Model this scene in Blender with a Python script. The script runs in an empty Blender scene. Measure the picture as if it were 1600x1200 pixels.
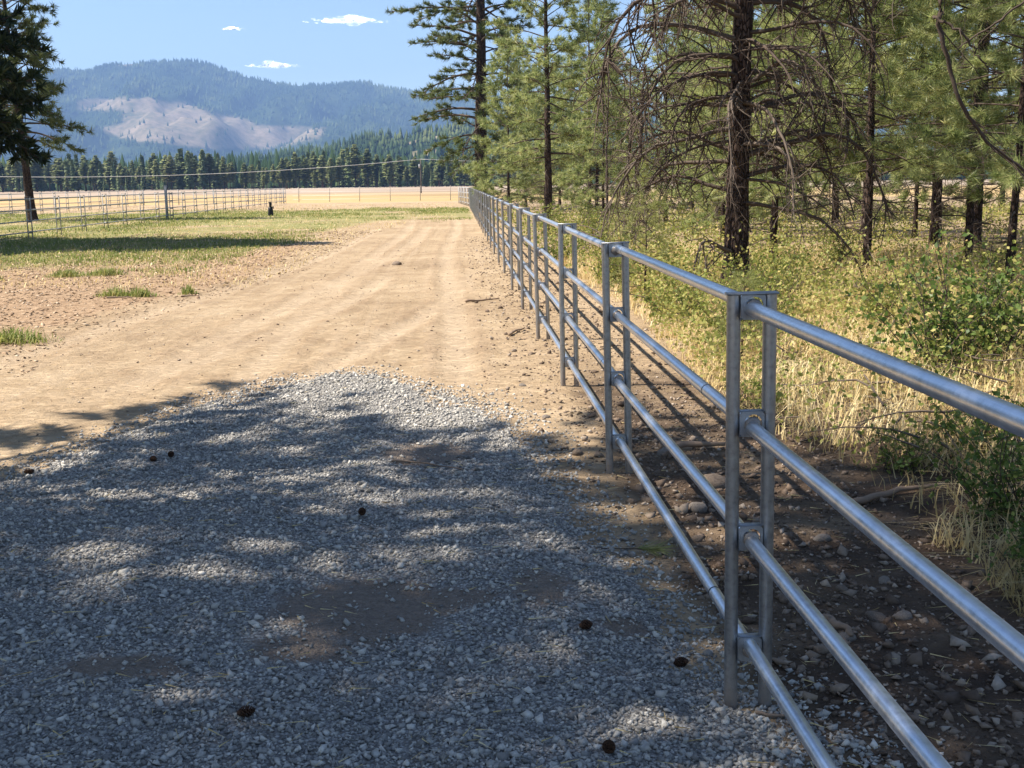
import bpy, math
import numpy as np
from mathutils import Vector, Matrix

R = math.radians
S = bpy.context.scene
COL = S.collection

# ------------------------------------------------------------------ camera
cam_d = bpy.data.cameras.new("camera")
cam = bpy.data.objects.new("camera", cam_d)
COL.objects.link(cam)
S.camera = cam
cam_d.sensor_width = 36.0
cam_d.lens = 40.5
cam_d.clip_start = 0.05
cam_d.clip_end = 30000
PITCH, YAW, ROLL, CH = R(9.952), R(2.5775), R(0.726), 1.70
fwd = Vector((math.sin(YAW) * math.cos(PITCH), math.cos(YAW) * math.cos(PITCH), -math.sin(PITCH)))
rgt = Vector((math.cos(YAW), -math.sin(YAW), 0))
upv = rgt.cross(fwd)
cx = rgt * math.cos(ROLL) - upv * math.sin(ROLL)
cy = rgt * math.sin(ROLL) + upv * math.cos(ROLL)
cam.matrix_world = Matrix(((cx.x, cy.x, -fwd.x, 0), (cx.y, cy.y, -fwd.y, 0), (cx.z, cy.z, -fwd.z, CH), (0, 0, 0, 1)))

# ------------------------------------------------------------------ sky, sun, exposure
SUN_EL, SUN_AZ = R(54.0), R(-86.0)          # azimuth from +Y towards +X
W = bpy.data.worlds.new("World")
S.world = W
W.use_nodes = True
wn = W.node_tree.nodes
sky = wn.new("ShaderNodeTexSky")
sky.sky_type = 'NISHITA'
sky.sun_disc = False
sky.sun_elevation = SUN_EL
sky.sun_rotation = SUN_AZ
sky.altitude = 800
sky.air_density = 1.0
sky.dust_density = 0.5
sky.ozone_density = 1.5
bg = wn["Background"]
bg.inputs[1].default_value = 0.078
W.node_tree.links.new(sky.outputs[0], bg.inputs[0])

sun_d = bpy.data.lights.new("sun", 'SUN')
sun_d.energy = 5.0
sun_d.angle = R(0.53)
sun_d.color = (1.0, 0.93, 0.82)
sun = bpy.data.objects.new("sun", sun_d)
COL.objects.link(sun)
to_sun = Vector((math.sin(SUN_AZ) * math.cos(SUN_EL), math.cos(SUN_AZ) * math.cos(SUN_EL), math.sin(SUN_EL)))
sun.rotation_euler = to_sun.to_track_quat('Z', 'Y').to_euler()
sun.location = (-30, 0, 60)

S.view_settings.view_transform = 'Standard'
S.view_settings.look = 'None'
S.view_settings.gamma = 1.0
S.view_settings.exposure = 1.22
S.view_settings.use_curve_mapping = False
S.render.engine = 'CYCLES'
S.cycles.use_denoising = True
S.cycles.max_bounces = 5
S.cycles.diffuse_bounces = 3
S.cycles.glossy_bounces = 2
S.cycles.transmission_bounces = 3
S.cycles.transparent_max_bounces = 12
S.cycles.volume_bounces = 0
S.cycles.sample_clamp_indirect = 4.0

rng = np.random.default_rng(7)

# ================================================================== helpers
def tag(o, label=None, cat=None, group=None, kind=None):
    if label: o["label"] = label
    if cat: o["category"] = cat
    if group: o["group"] = group
    if kind: o["kind"] = kind
    return o

def empty(name, loc=(0, 0, 0), rz=0.0, parent=None):
    o = bpy.data.objects.new(name, None)
    o.empty_display_size = 0.2
    COL.objects.link(o)
    o.location = loc
    o.rotation_euler = (0, 0, rz)
    if parent: o.parent = parent
    return o

def link(name, me, parent=None, loc=(0, 0, 0), rot=(0, 0, 0), scale=(1, 1, 1)):
    o = bpy.data.objects.new(name, me)
    COL.objects.link(o)
    if parent: o.parent = parent
    o.location = loc
    o.rotation_euler = rot
    o.scale = scale
    return o

def copy_tree(o, parent=None):
    c = o.copy()
    COL.objects.link(c)
    if parent is not None:
        c.parent = parent
    for ch in [k for k in o.children]:
        copy_tree(ch, c)
    return c

class MB:
    """collects vertices and faces, builds ONE mesh"""
    def __init__(self):
        self.v, self.f, self.n = [], [], 0
    def add(self, verts, faces, mat=0):
        verts = np.asarray(verts, np.float32).reshape(-1, 3)
        faces = np.asarray(faces, np.int64)
        self.v.append(verts)
        self.f.append((faces + self.n, mat))
        self.n += len(verts)
    def tube(self, pts, rad, sides=8, mat=0, cap=True, rough=0.0, rg=None):
        pts = np.asarray(pts, float)
        n = len(pts)
        rad = np.broadcast_to(np.asarray(rad, float), (n,))
        t = np.gradient(pts, axis=0)
        t /= np.linalg.norm(t, axis=1)[:, None] + 1e-9
        ref = np.array([0, 0, 1.0]) if abs(t[0, 2]) < 0.8 else np.array([1.0, 0, 0])
        a = np.cross(t, ref)
        a /= np.linalg.norm(a, axis=1)[:, None] + 1e-9
        b = np.cross(t, a)
        th = np.linspace(0, 2 * np.pi, sides, endpoint=False)
        rr = rad[:, None] * np.ones(sides)
        if rough and rg is not None:
            rr = rr * (1 + rg.normal(0, rough, rr.shape))
        v = pts[:, None, :] + rr[..., None] * (np.cos(th)[None, :, None] * a[:, None, :] + np.sin(th)[None, :, None] * b[:, None, :])
        i = np.arange(n - 1)[:, None] * sides
        j = np.arange(sides)[None, :]
        j2 = (j + 1) % sides
        q = np.stack([i + j, i + j2, i + sides + j2, i + sides + j], -1).reshape(-1, 4)
        self.add(v.reshape(-1, 3), q, mat)
        if cap and sides >= 5:
            k = self.n - n * sides
            for c, rev in ((0, 1), (n - 1, 0)):
                idx = k + c * sides + np.arange(sides)
                if rev: idx = idx[::-1]
                self.f.append((idx[None, :], mat))
    def box(self, lo, hi, mat=0):
        x0, y0, z0 = lo
        x1, y1, z1 = hi
        v = [(x0, y0, z0), (x1, y0, z0), (x1, y1, z0), (x0, y1, z0), (x0, y0, z1), (x1, y0, z1), (x1, y1, z1), (x0, y1, z1)]
        self.add(v, [(0, 3, 2, 1), (4, 5, 6, 7), (0, 1, 5, 4), (1, 2, 6, 5), (2, 3, 7, 6), (3, 0, 4, 7)], mat)
    def mesh(self, name, mats, smooth=False, smooth_mats=None):
        me = bpy.data.meshes.new(name)
        v = np.concatenate(self.v) if self.v else np.zeros((0, 3), np.float32)
        me.vertices.add(len(v))
        me.vertices.foreach_set("co", v.astype(np.float32).ravel())
        loops, starts, tot, mi = [], [], [], []
        at = 0
        for f, m in self.f:
            k = f.shape[1]
            loops.append(f.ravel())
            starts.append(at + np.arange(len(f)) * k)
            tot.append(np.full(len(f), k))
            mi.append(np.full(len(f), m))
            at += f.size
        loops = np.concatenate(loops)
        starts = np.concatenate(starts)
        mi = np.concatenate(mi)
        me.loops.add(len(loops))
        me.loops.foreach_set("vertex_index", loops.astype(np.int32))
        me.polygons.add(len(starts))
        me.polygons.foreach_set("loop_start", starts.astype(np.int32))
        me.polygons.foreach_set("material_index", mi.astype(np.int32))
        if smooth:
            me.polygons.foreach_set("use_smooth", np.ones(len(starts), bool))
        elif smooth_mats is not None:
            me.polygons.foreach_set("use_smooth", np.isin(mi, smooth_mats))
        for m in (mats if isinstance(mats, (list, tuple)) else [mats]):
            me.materials.append(m)
        me.update(calc_edges=True)
        return me

def unit(a):
    return a / (np.linalg.norm(a, axis=-1, keepdims=True) + 1e-9)

# ---- 2D value noise
def _hash(ix, iy, seed):
    h = (ix.astype(np.int64) * 374761393 + iy.astype(np.int64) * 668265263 + seed * 974634777) & 0xFFFFFFFF
    h = ((h ^ (h >> 13)) * 1274126177) & 0xFFFFFFFF
    return ((h ^ (h >> 16)) & 0xFFFFFF) / float(0xFFFFFF)
def vnoise(x, y, seed=0):
    x = np.asarray(x, float); y = np.asarray(y, float)
    ix, iy = np.floor(x), np.floor(y)
    fx, fy = x - ix, y - iy
    fx = fx * fx * (3 - 2 * fx); fy = fy * fy * (3 - 2 * fy)
    a = _hash(ix, iy, seed); b = _hash(ix + 1, iy, seed); c = _hash(ix, iy + 1, seed); d = _hash(ix + 1, iy + 1, seed)
    return (a * (1 - fx) + b * fx) * (1 - fy) + (c * (1 - fx) + d * fx) * fy
def fbm(x, y, oct=4, seed=0):
    s, a, t = 0, 1.0, 0
    for k in range(oct):
        s = s + a * vnoise(x * 2 ** k, y * 2 ** k, seed + 17 * k); t += a; a *= 0.5
    return s / t
def sstep(a, b, x):
    t = np.clip((x - a) / (b - a), 0, 1)
    return t * t * (3 - 2 * t)
def inpoly(px, py, poly):
    px = np.asarray(px); py = np.asarray(py)
    inside = np.zeros(px.shape, bool)
    n = len(poly)
    for i in range(n):
        x0, y0 = poly[i]; x1, y1 = poly[(i + 1) % n]
        c = (y0 > py) != (y1 > py)
        xi = (x1 - x0) * (py - y0) / ((y1 - y0) if y1 != y0 else 1e-9) + x0
        inside ^= c & (px < xi)
    return inside
def polydist(px, py, poly):
    d = np.full(np.shape(px), 1e9)
    n = len(poly)
    for i in range(n):
        a = np.array(poly[i], float); b = np.array(poly[(i + 1) % n], float)
        ab = b - a
        t = np.clip(((px - a[0]) * ab[0] + (py - a[1]) * ab[1]) / (ab @ ab), 0, 1)
        d = np.minimum(d, np.hypot(px - a[0] - t * ab[0], py - a[1] - t * ab[1]))
    return d

# ================================================================== materials
class NT:
    def __init__(self, name):
        self.m = bpy.data.materials.new(name)
        self.m.use_nodes = True
        self.t = self.m.node_tree
        self.n = self.t.nodes
        self.p = self.n["Principled BSDF"]
        self.out = self.n["Material Output"]
    def node(self, typ, **kw):
        nd = self.n.new(typ)
        for k, v in kw.items():
            setattr(nd, k, v)
        return nd
    def lk(self, a, b):
        self.t.links.new(a, b)
    def setv(self, sock, v):
        if hasattr(v, "is_output") or isinstance(v, bpy.types.NodeSocket):
            self.lk(v, sock)
        else:
            sock.default_value = v
    def coord(self):
        return self.node("ShaderNodeTexCoord").outputs["Object"]
    def noise(self, scale, detail=4, rough=0.55, vec=None, out=0):
        nd = self.node("ShaderNodeTexNoise")
        nd.inputs["Scale"].default_value = scale
        nd.inputs["Detail"].default_value = detail
        nd.inputs["Roughness"].default_value = rough
        self.lk(vec if vec is not None else self.coord(), nd.inputs["Vector"])
        return nd.outputs[out]
    def voronoi(self, scale, feature='F1', vec=None, out="Distance"):
        nd = self.node("ShaderNodeTexVoronoi", feature=feature)
        nd.inputs["Scale"].default_value = scale
        self.lk(vec if vec is not None else self.coord(), nd.inputs["Vector"])
        return nd.outputs[out]
    def mapping(self, scale=(1, 1, 1), rot=(0, 0, 0), vec=None):
        nd = self.node("ShaderNodeMapping")
        nd.inputs["Scale"].default_value = scale
        nd.inputs["Rotation"].default_value = rot
        self.lk(vec if vec is not None else self.coord(), nd.inputs["Vector"])
        return nd.outputs[0]
    def ramp(self, fac, stops):
        nd = self.node("ShaderNodeValToRGB")
        el = nd.color_ramp.elements
        while len(el) < len(stops): el.new(0.5)
        for e, (p, c) in zip(el, stops):
            e.position = p
            e.color = (*c, 1) if len(c) == 3 else c
        self.setv(nd.inputs[0], fac)
        return nd.outputs[0]
    def mix(self, fac, a, b, mode='MIX'):
        nd = self.node("ShaderNodeMix", data_type='RGBA', blend_type=mode)
        self.setv(nd.inputs[0], fac)
        self.setv(nd.inputs[6], (*a, 1) if isinstance(a, tuple) and len(a) == 3 else a)
        self.setv(nd.inputs[7], (*b, 1) if isinstance(b, tuple) and len(b) == 3 else b)
        return nd.outputs[2]
    def math(self, op, a, b=0.0, clamp=False):
        nd = self.node("ShaderNodeMath", operation=op, use_clamp=clamp)
        self.setv(nd.inputs[0], a)
        self.setv(nd.inputs[1], b)
        return nd.outputs[0]
    def step(self, a, b, x):
        nd = self.node("ShaderNodeMapRange", interpolation_type='SMOOTHSTEP')
        self.setv(nd.inputs[0], x)
        nd.inputs[1].default_value = a
        nd.inputs[2].default_value = b
        return nd.outputs[0]
    def attr(self, name, out="Fac"):
        return self.node("ShaderNodeAttribute", attribute_name=name).outputs[out]
    def island(self):
        return self.node("ShaderNodeNewGeometry").outputs["Random Per Island"]
    def objrand(self):
        return self.node("ShaderNodeObjectInfo").outputs["Random"]
    def bump(self, h, strength=0.5, dist=0.02, normal=None):
        nd = self.node("ShaderNodeBump")
        nd.inputs["Strength"].default_value = strength
        nd.inputs["Distance"].default_value = dist
        self.lk(h, nd.inputs["Height"])
        if normal is not None: self.lk(normal, nd.inputs["Normal"])
        return nd.outputs[0]
    def fin(self, col=None, rough=0.9, normal=None, metal=None, spec=0.25):
        if col is not None: self.setv(self.p.inputs["Base Color"], (*col, 1) if isinstance(col, tuple) and len(col) == 3 else col)
        self.setv(self.p.inputs["Roughness"], rough)
        self.p.inputs["Specular IOR Level"].default_value = spec
        if normal is not None: self.lk(normal, self.p.inputs["Normal"])
        if metal is not None: self.setv(self.p.inputs["Metallic"], metal)
        return self.m
    def leaf(self, col, trans=0.35, rough=0.6, spec=0.3, tcol=None):
        """thin leaf: principled + translucent"""
        self.fin(col, rough, spec=spec)
        tr = self.node("ShaderNodeBsdfTranslucent")
        self.setv(tr.inputs[0], tcol if tcol is not None else col)
        mx = self.node("ShaderNodeMixShader")
        mx.inputs[0].default_value = trans
        self.lk(self.p.outputs[0], mx.inputs[1])
        self.lk(tr.outputs[0], mx.inputs[2])
        self.lk(mx.outputs[0], self.out.inputs[0])
        return self.m

M = {}
def mk_ground():
    t = NT("ground_soil")
    P = t.coord()
    big = t.noise(0.35, 4, 0.55, P)
    mid = t.noise(2.3, 5, 0.6, P)
    fine = t.noise(26, 4, 0.65, P)
    n = t.mix(0.5, mid, big)
    dirt = t.ramp(n, [(0.32, (0.255, 0.175, 0.105)), (0.5, (0.385, 0.278, 0.172)), (0.68, (0.50, 0.38, 0.25))])
    # wheel tracks: streaks of paler compacted dust along the road
    st = t.noise(1.0, 5, 0.6, t.mapping((7.5, 0.16, 1), (0, 0, R(2)), P))
    dirt = t.mix(t.math('MULTIPLY', t.math('MULTIPLY', t.step(0.40, 0.75, st), t.attr("road")), 0.30), dirt, (0.52, 0.40, 0.28))
    dirt = t.mix(t.math('MULTIPLY', t.attr("rut"), 0.45), dirt, (0.53, 0.41, 0.29))
    dirt = t.mix(t.math('MULTIPLY', t.attr("berm"), 0.3), dirt, (0.30, 0.20, 0.125))
    dirt = t.mix(t.math('MULTIPLY', t.step(0.55, 0.8, fine), 0.35), dirt, (0.28, 0.185, 0.115))
    dirt = t.mix(t.math('MULTIPLY', t.step(0.50, 0.72, t.noise(6.5, 7, 0.75, t.mapping((1, 1.7, 1), (0, 0, R(-15)), P))), 0.55), dirt, (0.56, 0.435, 0.29))
    # bark litter zone
    lit = t.noise(9, 6, 0.75, t.mapping((1.0, 0.8, 1), (0, 0, 0), P))
    mulch = t.ramp(lit, [(0.32, (0.20, 0.125, 0.075)), (0.50, (0.36, 0.24, 0.145)), (0.66, (0.50, 0.36, 0.235))])
    edge = t.noise(0.9, 5, 0.6, P)
    mm = t.step(0.35, 0.62, t.math('ADD', t.attr("mulch"), t.math('MULTIPLY', t.math('SUBTRACT', edge, 0.5), 0.9)))
    col = t.mix(mm, dirt, mulch)
    # forest soil, darkened to carry the shade under the fence and the trees
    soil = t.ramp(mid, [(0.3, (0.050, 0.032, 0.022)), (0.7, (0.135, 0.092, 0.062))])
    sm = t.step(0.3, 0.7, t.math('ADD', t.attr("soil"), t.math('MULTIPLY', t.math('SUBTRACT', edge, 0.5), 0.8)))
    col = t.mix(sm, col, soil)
    # green sward
    gcol = t.ramp(t.noise(1.4, 6, 0.7, P), [(0.30, (0.12, 0.15, 0.038)), (0.50, (0.22, 0.225, 0.07)), (0.68, (0.38, 0.30, 0.15))])
    e2 = t.noise(0.22, 6, 0.62, t.mapping((1.0, 0.75, 1), (0, 0, 0), P))
    gm = t.step(0.42, 0.80, t.math('ADD', t.attr("green"), t.math('MULTIPLY', t.math('SUBTRACT', e2, 0.5), 1.5)))
    col = t.mix(t.math('MULTIPLY', gm, 0.85), col, gcol)
    # dry hay field
    fst = t.noise(1.0, 5, 0.6, t.mapping((0.01, 0.035, 1), (0, 0, R(4)), P))
    gold = t.ramp(fst, [(0.32, (0.23, 0.155, 0.085)), (0.45, (0.37, 0.26, 0.125)), (0.56, (0.44, 0.31, 0.145)), (0.70, (0.30, 0.215, 0.135))])
    pale = t.ramp(fst, [(0.35, (0.24, 0.175, 0.12)), (0.62, (0.40, 0.315, 0.24))])
    gold = t.mix(t.attr("pale"), gold, pale)
    e3 = t.noise(0.06, 4, 0.6, P)
    dm = t.step(0.4, 0.6, t.math('ADD', t.attr("dry"), t.math('MULTIPLY', t.math('SUBTRACT', e3, 0.5), 0.6)))
    col = t.mix(dm, col, gold)
    nrm = t.bump(t.math('ADD', t.math('MULTIPLY', fine, 0.6), t.noise(70, 3, 0.6, P)), 0.55, 0.02)
    nrm = t.bump(st, 0.15, 0.05, nrm)
    lump = t.noise(1.0, 6, 0.7, t.mapping((7, 13, 7), (0, 0, R(12)), P))
    nrm = t.bump(t.math('MULTIPLY', t.step(0.40, 0.68, lump), t.math('SUBTRACT', 1.0, t.attr("dry"), True)), 0.7, 0.032, nrm)
    wv = t.node("ShaderNodeTexWave", wave_type='BANDS', bands_direction='Y')
    wv.inputs["Scale"].default_value = 1.15; wv.inputs["Distortion"].default_value = 2.2; wv.inputs["Detail"].default_value = 3.0
    t.lk(P, wv.inputs["Vector"])
    nrm = t.bump(t.math('MULTIPLY', wv.outputs[1], t.math('MULTIPLY', t.attr("rut"), t.step(0.42, 0.58, t.noise(0.8, 3, 0.6, P)))), 0.6, 0.035, nrm)
    return t.fin(col, 0.95, nrm, spec=0.15)
M["ground"] = mk_ground()

def mk_gravel_bed():
    t = NT("gravel_bed")
    P = t.coord()
    v = t.voronoi(75, 'F1', P, "Color")
    sep = t.node("ShaderNodeSeparateColor")
    t.lk(v, sep.inputs[0])
    col = t.ramp(sep.outputs[0], [(0.0, (0.18, 0.172, 0.162)), (0.5, (0.32, 0.305, 0.285)), (1.0, (0.46, 0.44, 0.41))])
    d = t.voronoi(75, 'F1', P)
    col = t.mix(t.step(0.35, 0.75, d), col, (0.15, 0.135, 0.12))
    col = t.mix(t.math('MULTIPLY', t.step(0.35, 0.60, t.math('ADD', t.attr("dust"), t.math('MULTIPLY', t.math('SUBTRACT', t.noise(3.5, 5, 0.65, P), 0.5), 0.8))), 0.9), col,
                t.ramp(t.noise(30, 4, 0.7, P), [(0.3, (0.13, 0.098, 0.075)), (0.7, (0.24, 0.185, 0.14))]))
    hh = t.math('SUBTRACT', 1.0, d)
    nrm = t.bump(hh, 0.9, 0.012)
    nrm = t.bump(t.noise(180, 2, 0.6, P), 0.5, 0.004, nrm)
    return t.fin(col, 0.9, nrm, spec=0.25)
M["gravel_bed"] = mk_gravel_bed()

def mk_stone(name, stops, b=0.3):
    t = NT(name)
    r = t.island()
    col = t.ramp(r, stops)
    col = t.mix(0.35, col, t.noise(60, 3, 0.6), 'OVERLAY')
    return t.fin(col, 0.85, t.bump(t.noise(140, 3, 0.6), b, 0.004), spec=0.3)
M["gravel"] = mk_stone("gravel_stone", [(0.0, (0.165, 0.155, 0.142)), (0.3, (0.295, 0.278, 0.254)), (0.6, (0.395, 0.372, 0.335)), (0.87, (0.49, 0.458, 0.405)), (1.0, (0.64, 0.595, 0.525))])
M["pebble"] = mk_stone("field_pebble", [(0.0, (0.09, 0.06, 0.042)), (0.45, (0.17, 0.12, 0.085)), (0.85, (0.27, 0.205, 0.15)), (1.0, (0.40, 0.33, 0.265))])
def mk_rock(name, a, b):
    t = NT(name)
    col = t.mix(t.step(0.35, 0.65, t.noise(9, 5, 0.65)), a, b)
    col = t.mix(t.math('MULTIPLY', t.step(0.55, 0.7, t.noise(30, 4, 0.6)), 0.5), col, (0.22, 0.15, 0.10))
    return t.fin(col, 0.85, t.bump(t.noise(40, 5, 0.65), 0.6, 0.02), spec=0.3)
M["rock"] = mk_rock("river_stone_brown", (0.15, 0.108, 0.078), (0.24, 0.185, 0.14))
M["rock_grey"] = mk_rock("river_stone_grey", (0.18, 0.148, 0.12), (0.29, 0.245, 0.205))

def mk_galv(name, tint, rough, splash=False):
    t = NT(name)
    P = t.coord()
    sp = t.noise(38, 5, 0.65, P)
    streak = t.noise(1.0, 4, 0.6, t.mapping((60, 3, 60), (0, 0, 0), P))
    dull = t.noise(5, 4, 0.6, P)
    k = t.mix(0.5, sp, streak)
    col = t.ramp(k, [(0.3, tuple(c * 0.66 for c in tint)), (0.50, tint), (0.70, tuple(min(1, c * 1.22) for c in tint))])
    col = t.mix(t.math('MULTIPLY', t.step(0.52, 0.75, dull), 0.45), col, tuple(c * 0.72 for c in tint))
    ro = t.math('ADD', rough - 0.1, t.math('MULTIPLY', sp, 0.24))
    nrm = t.bump(t.math('ADD', sp, t.math('MULTIPLY', streak, 0.6)), 0.12, 0.004)
    met = 0.93
    if splash:
        sp_ = t.node("ShaderNodeSeparateXYZ"); t.lk(P, sp_.inputs[0])
        mk = t.math('MULTIPLY', t.step(0.32, 0.0, t.math('ADD', sp_.outputs[2], t.math('MULTIPLY', t.noise(22, 5, 0.7, P), 0.22))), 0.9)
        col = t.mix(mk, col, (0.20, 0.145, 0.10)); met = t.math('SUBTRACT', 0.93, mk, True)
    return t.fin(col, ro, nrm, metal=met, spec=0.5)
M["galv"] = mk_galv("galvanized_pipe", (0.64, 0.67, 0.72), 0.31)
M["galv_post"] = mk_galv("galvanized_post", (0.34, 0.34, 0.345), 0.40, True)
M["plate"] = mk_galv("galvanized_plate", (0.34, 0.35, 0.37), 0.5)
M["weld"] = NT("dark_joint").fin((0.06, 0.06, 0.065), 0.6, metal=0.4)
M["galv_far"] = NT("galvanized_dull").fin((0.36, 0.355, 0.345), 0.6, metal=0.3, spec=0.3)

def mk_bark(name, dark, lite, sc=1.0):
    t = NT(name)
    P0 = t.mapping((1, 1, 0.30), (0, 0, 0))
    wv = t.node('ShaderNodeVectorMath', operation='MULTIPLY_ADD')
    t.lk(t.noise(9 * sc, 4, 0.6, P0, 1), wv.inputs[0]); wv.inputs[1].default_value = (0.09, 0.09, 0.09); t.lk(P0, wv.inputs[2])
    P = wv.outputs[0]
    v = t.voronoi(24 * sc, 'DISTANCE_TO_EDGE', P)
    nn = t.noise(11 * sc, 6, 0.7, P)
    pl = t.voronoi(24 * sc, 'F1', P, "Color")
    sep = t.node("ShaderNodeSeparateColor"); t.lk(pl, sep.inputs[0])
    col = t.mix(sep.outputs[0], dark, lite)
    col = t.mix(t.step(0.0, 0.10, v), tuple(c * 0.35 for c in dark), col)
    col = t.mix(t.math('MULTIPLY', t.step(0.45, 0.7, nn), 0.5), col, tuple(c * 0.6 for c in dark))
    h = t.math('ADD', t.step(0.0, 0.16, v), t.math('MULTIPLY', nn, 0.6))
    return t.fin(col, 0.95, t.bump(h, 1.0, 0.035), spec=0.15)
M["bark"] = mk_bark("pine_bark", (0.050, 0.034, 0.028), (0.130, 0.088, 0.070))
M["bark_grey"] = mk_bark("grey_bark", (0.10, 0.08, 0.065), (0.25, 0.20, 0.165), 1.6)
def mk_wood(name, a, b):
    t = NT(name)
    col = t.mix(t.noise(14, 5, 0.65), a, b)
    col = t.mix(t.math('MULTIPLY', t.island(), 0.7), col, b)
    return t.fin(col, 0.95, t.bump(t.noise(60, 4, 0.6), 0.5, 0.006), spec=0.15)
M["limb"] = mk_wood("limb_wood", (0.040, 0.030, 0.024), (0.11, 0.082, 0.064))
M["dead"] = mk_wood("dead_wood", (0.045, 0.034, 0.027), (0.16, 0.125, 0.098))
M["stick"] = mk_wood("fallen_wood", (0.13, 0.085, 0.055), (0.30, 0.22, 0.16))

def mk_leaf(name, stops, trans=0.35, rough=0.55, patch=None, by_tree=False):
    t = NT(name)
    r = t.island()
    if by_tree:
        r = t.math('ADD', t.math('MULTIPLY', r, 0.45), t.math('MULTIPLY', t.objrand(), 0.55))
    if patch:
        r = t.math('ADD', t.math('MULTIPLY', r, 0.40), t.math('MULTIPLY', t.step(0.30, 0.70, t.noise(patch * 2.2, 3, 0.6)), 0.60))
    col = t.ramp(r, stops)
    return t.leaf(col, trans, rough)
M["needle"] = mk_leaf("pine_needle", [(0.0, (0.10, 0.13, 0.036)), (0.4, (0.24, 0.265, 0.085)), (0.75, (0.38, 0.385, 0.15)), (0.97, (0.46, 0.43, 0.20)), (1.0, (0.50, 0.36, 0.15))], 0.45, 0.38, 1.2)
M["needle_mid"] = mk_leaf("shaded_pine_needle", [(0.0, (0.045, 0.07, 0.022)), (0.45, (0.11, 0.14, 0.045)), (0.8, (0.20, 0.225, 0.08)), (1.0, (0.28, 0.27, 0.11))], 0.35, 0.45, 1.2)  # darker copy of the pine needles, crown shade put into its colour
M["needle_lite"] = mk_leaf("pale_pine_needle", [(0.0, (0.085, 0.12, 0.035)), (0.4, (0.25, 0.30, 0.105)), (0.75, (0.45, 0.47, 0.20)), (1.0, (0.60, 0.55, 0.27))], 0.5, 0.38, 1.2)
M["needle_dark"] = mk_leaf("fir_needle", [(0.0, (0.014, 0.028, 0.012)), (0.6, (0.026, 0.046, 0.018)), (1.0, (0.05, 0.07, 0.026))], 0.2, 0.5)
M["needle_far"] = mk_leaf("far_conifer_needle", [(0.0, (0.075, 0.105, 0.034)), (0.5, (0.17, 0.20, 0.068)), (0.9, (0.30, 0.31, 0.12)), (1.0, (0.30, 0.20, 0.12))], 0.15, 0.7, None, True)
M["needle_far_b"] = mk_leaf("far_dark_conifer_needle", [(0.0, (0.050, 0.078, 0.028)), (0.6, (0.11, 0.145, 0.048)), (1.0, (0.21, 0.235, 0.085))], 0.1, 0.7, None, True)
M["shrub"] = mk_leaf("shrub_leaf", [(0.0, (0.09, 0.14, 0.026)), (0.5, (0.20, 0.245, 0.05)), (0.85, (0.34, 0.34, 0.085)), (1.0, (0.48, 0.38, 0.12))], 0.45, 0.5, 2.0)
M["shrub_dark"] = mk_leaf("dark_shrub_leaf", [(0.0, (0.06, 0.11, 0.022)), (0.6, (0.13, 0.19, 0.04)), (1.0, (0.23, 0.27, 0.07))], 0.4, 0.45)
M["undergrowth"] = mk_leaf("undergrowth_leaf", [(0.0, (0.12, 0.165, 0.03)), (0.4, (0.26, 0.28, 0.065)), (0.7, (0.43, 0.39, 0.12)), (0.9, (0.56, 0.42, 0.17)), (1.0, (0.48, 0.26, 0.10))], 0.4, 0.6, 0.6)
M["drygrass"] = mk_leaf("dry_grass_blade", [(0.0, (0.34, 0.22, 0.09)), (0.35, (0.60, 0.45, 0.20)), (0.7, (0.76, 0.61, 0.32)), (0.92, (0.82, 0.71, 0.46)), (1.0, (0.36, 0.38, 0.11))], 0.35, 0.6, 0.9)
M["greengrass"] = mk_leaf("green_grass_blade", [(0.0, (0.11, 0.165, 0.03)), (0.45, (0.20, 0.245, 0.05)), (0.7, (0.31, 0.315, 0.09)), (1.0, (0.50, 0.40, 0.19))], 0.4, 0.6, 0.35)
M["chip"] = mk_stone("bark_chip", [(0.0, (0.18, 0.11, 0.065)), (0.4, (0.33, 0.22, 0.135)), (0.75, (0.46, 0.33, 0.215)), (1.0, (0.58, 0.46, 0.33))])
M["cone"] = mk_wood("pine_cone_scale", (0.035, 0.020, 0.014), (0.10, 0.055, 0.035))
M["black"] = NT("black_plastic").fin((0.012, 0.012, 0.013), 0.45)
M["blackmetal"] = NT("black_iron").fin((0.02, 0.02, 0.021), 0.4, metal=0.6)
M["polewood"] = mk_wood("pole_wood", (0.09, 0.08, 0.07), (0.16, 0.14, 0.12))
M["wire"] = NT("aluminium_wire").fin((0.60, 0.60, 0.58), 0.5, metal=0.4)
M["tpost"] = NT("steel_stake").fin((0.30, 0.26, 0.22), 0.7)
M["canister"] = NT("grey_canister").fin((0.45, 0.46, 0.47), 0.5)

def mk_mount():
    t = NT("mountain_cover")
    P = t.coord()
    n1 = t.noise(0.006, 6, 0.65, P)
    n2 = t.noise(0.03, 5, 0.7, P)
    forest = t.ramp(t.mix(0.5, n1, n2), [(0.32, (0.010, 0.022, 0.010)), (0.5, (0.026, 0.044, 0.018)), (0.62, (0.060, 0.080, 0.030)), (0.75, (0.13, 0.13, 0.055))])
    bare = t.ramp(t.mix(0.45, n2, n1), [(0.36, (0.075, 0.085, 0.045)), (0.47, (0.175, 0.145, 0.09)), (0.57, (0.26, 0.20, 0.135)), (0.70, (0.33, 0.26, 0.185))])
    m = t.step(0.34, 0.66, t.math('ADD', t.attr("bare"), t.math('MULTIPLY', t.math('SUBTRACT', t.noise(0.007, 7, 0.7, P), 0.5), 1.0)))
    return t.fin(t.mix(m, forest, bare), 1.0, spec=0.05)
M["mount"] = mk_mount()
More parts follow.
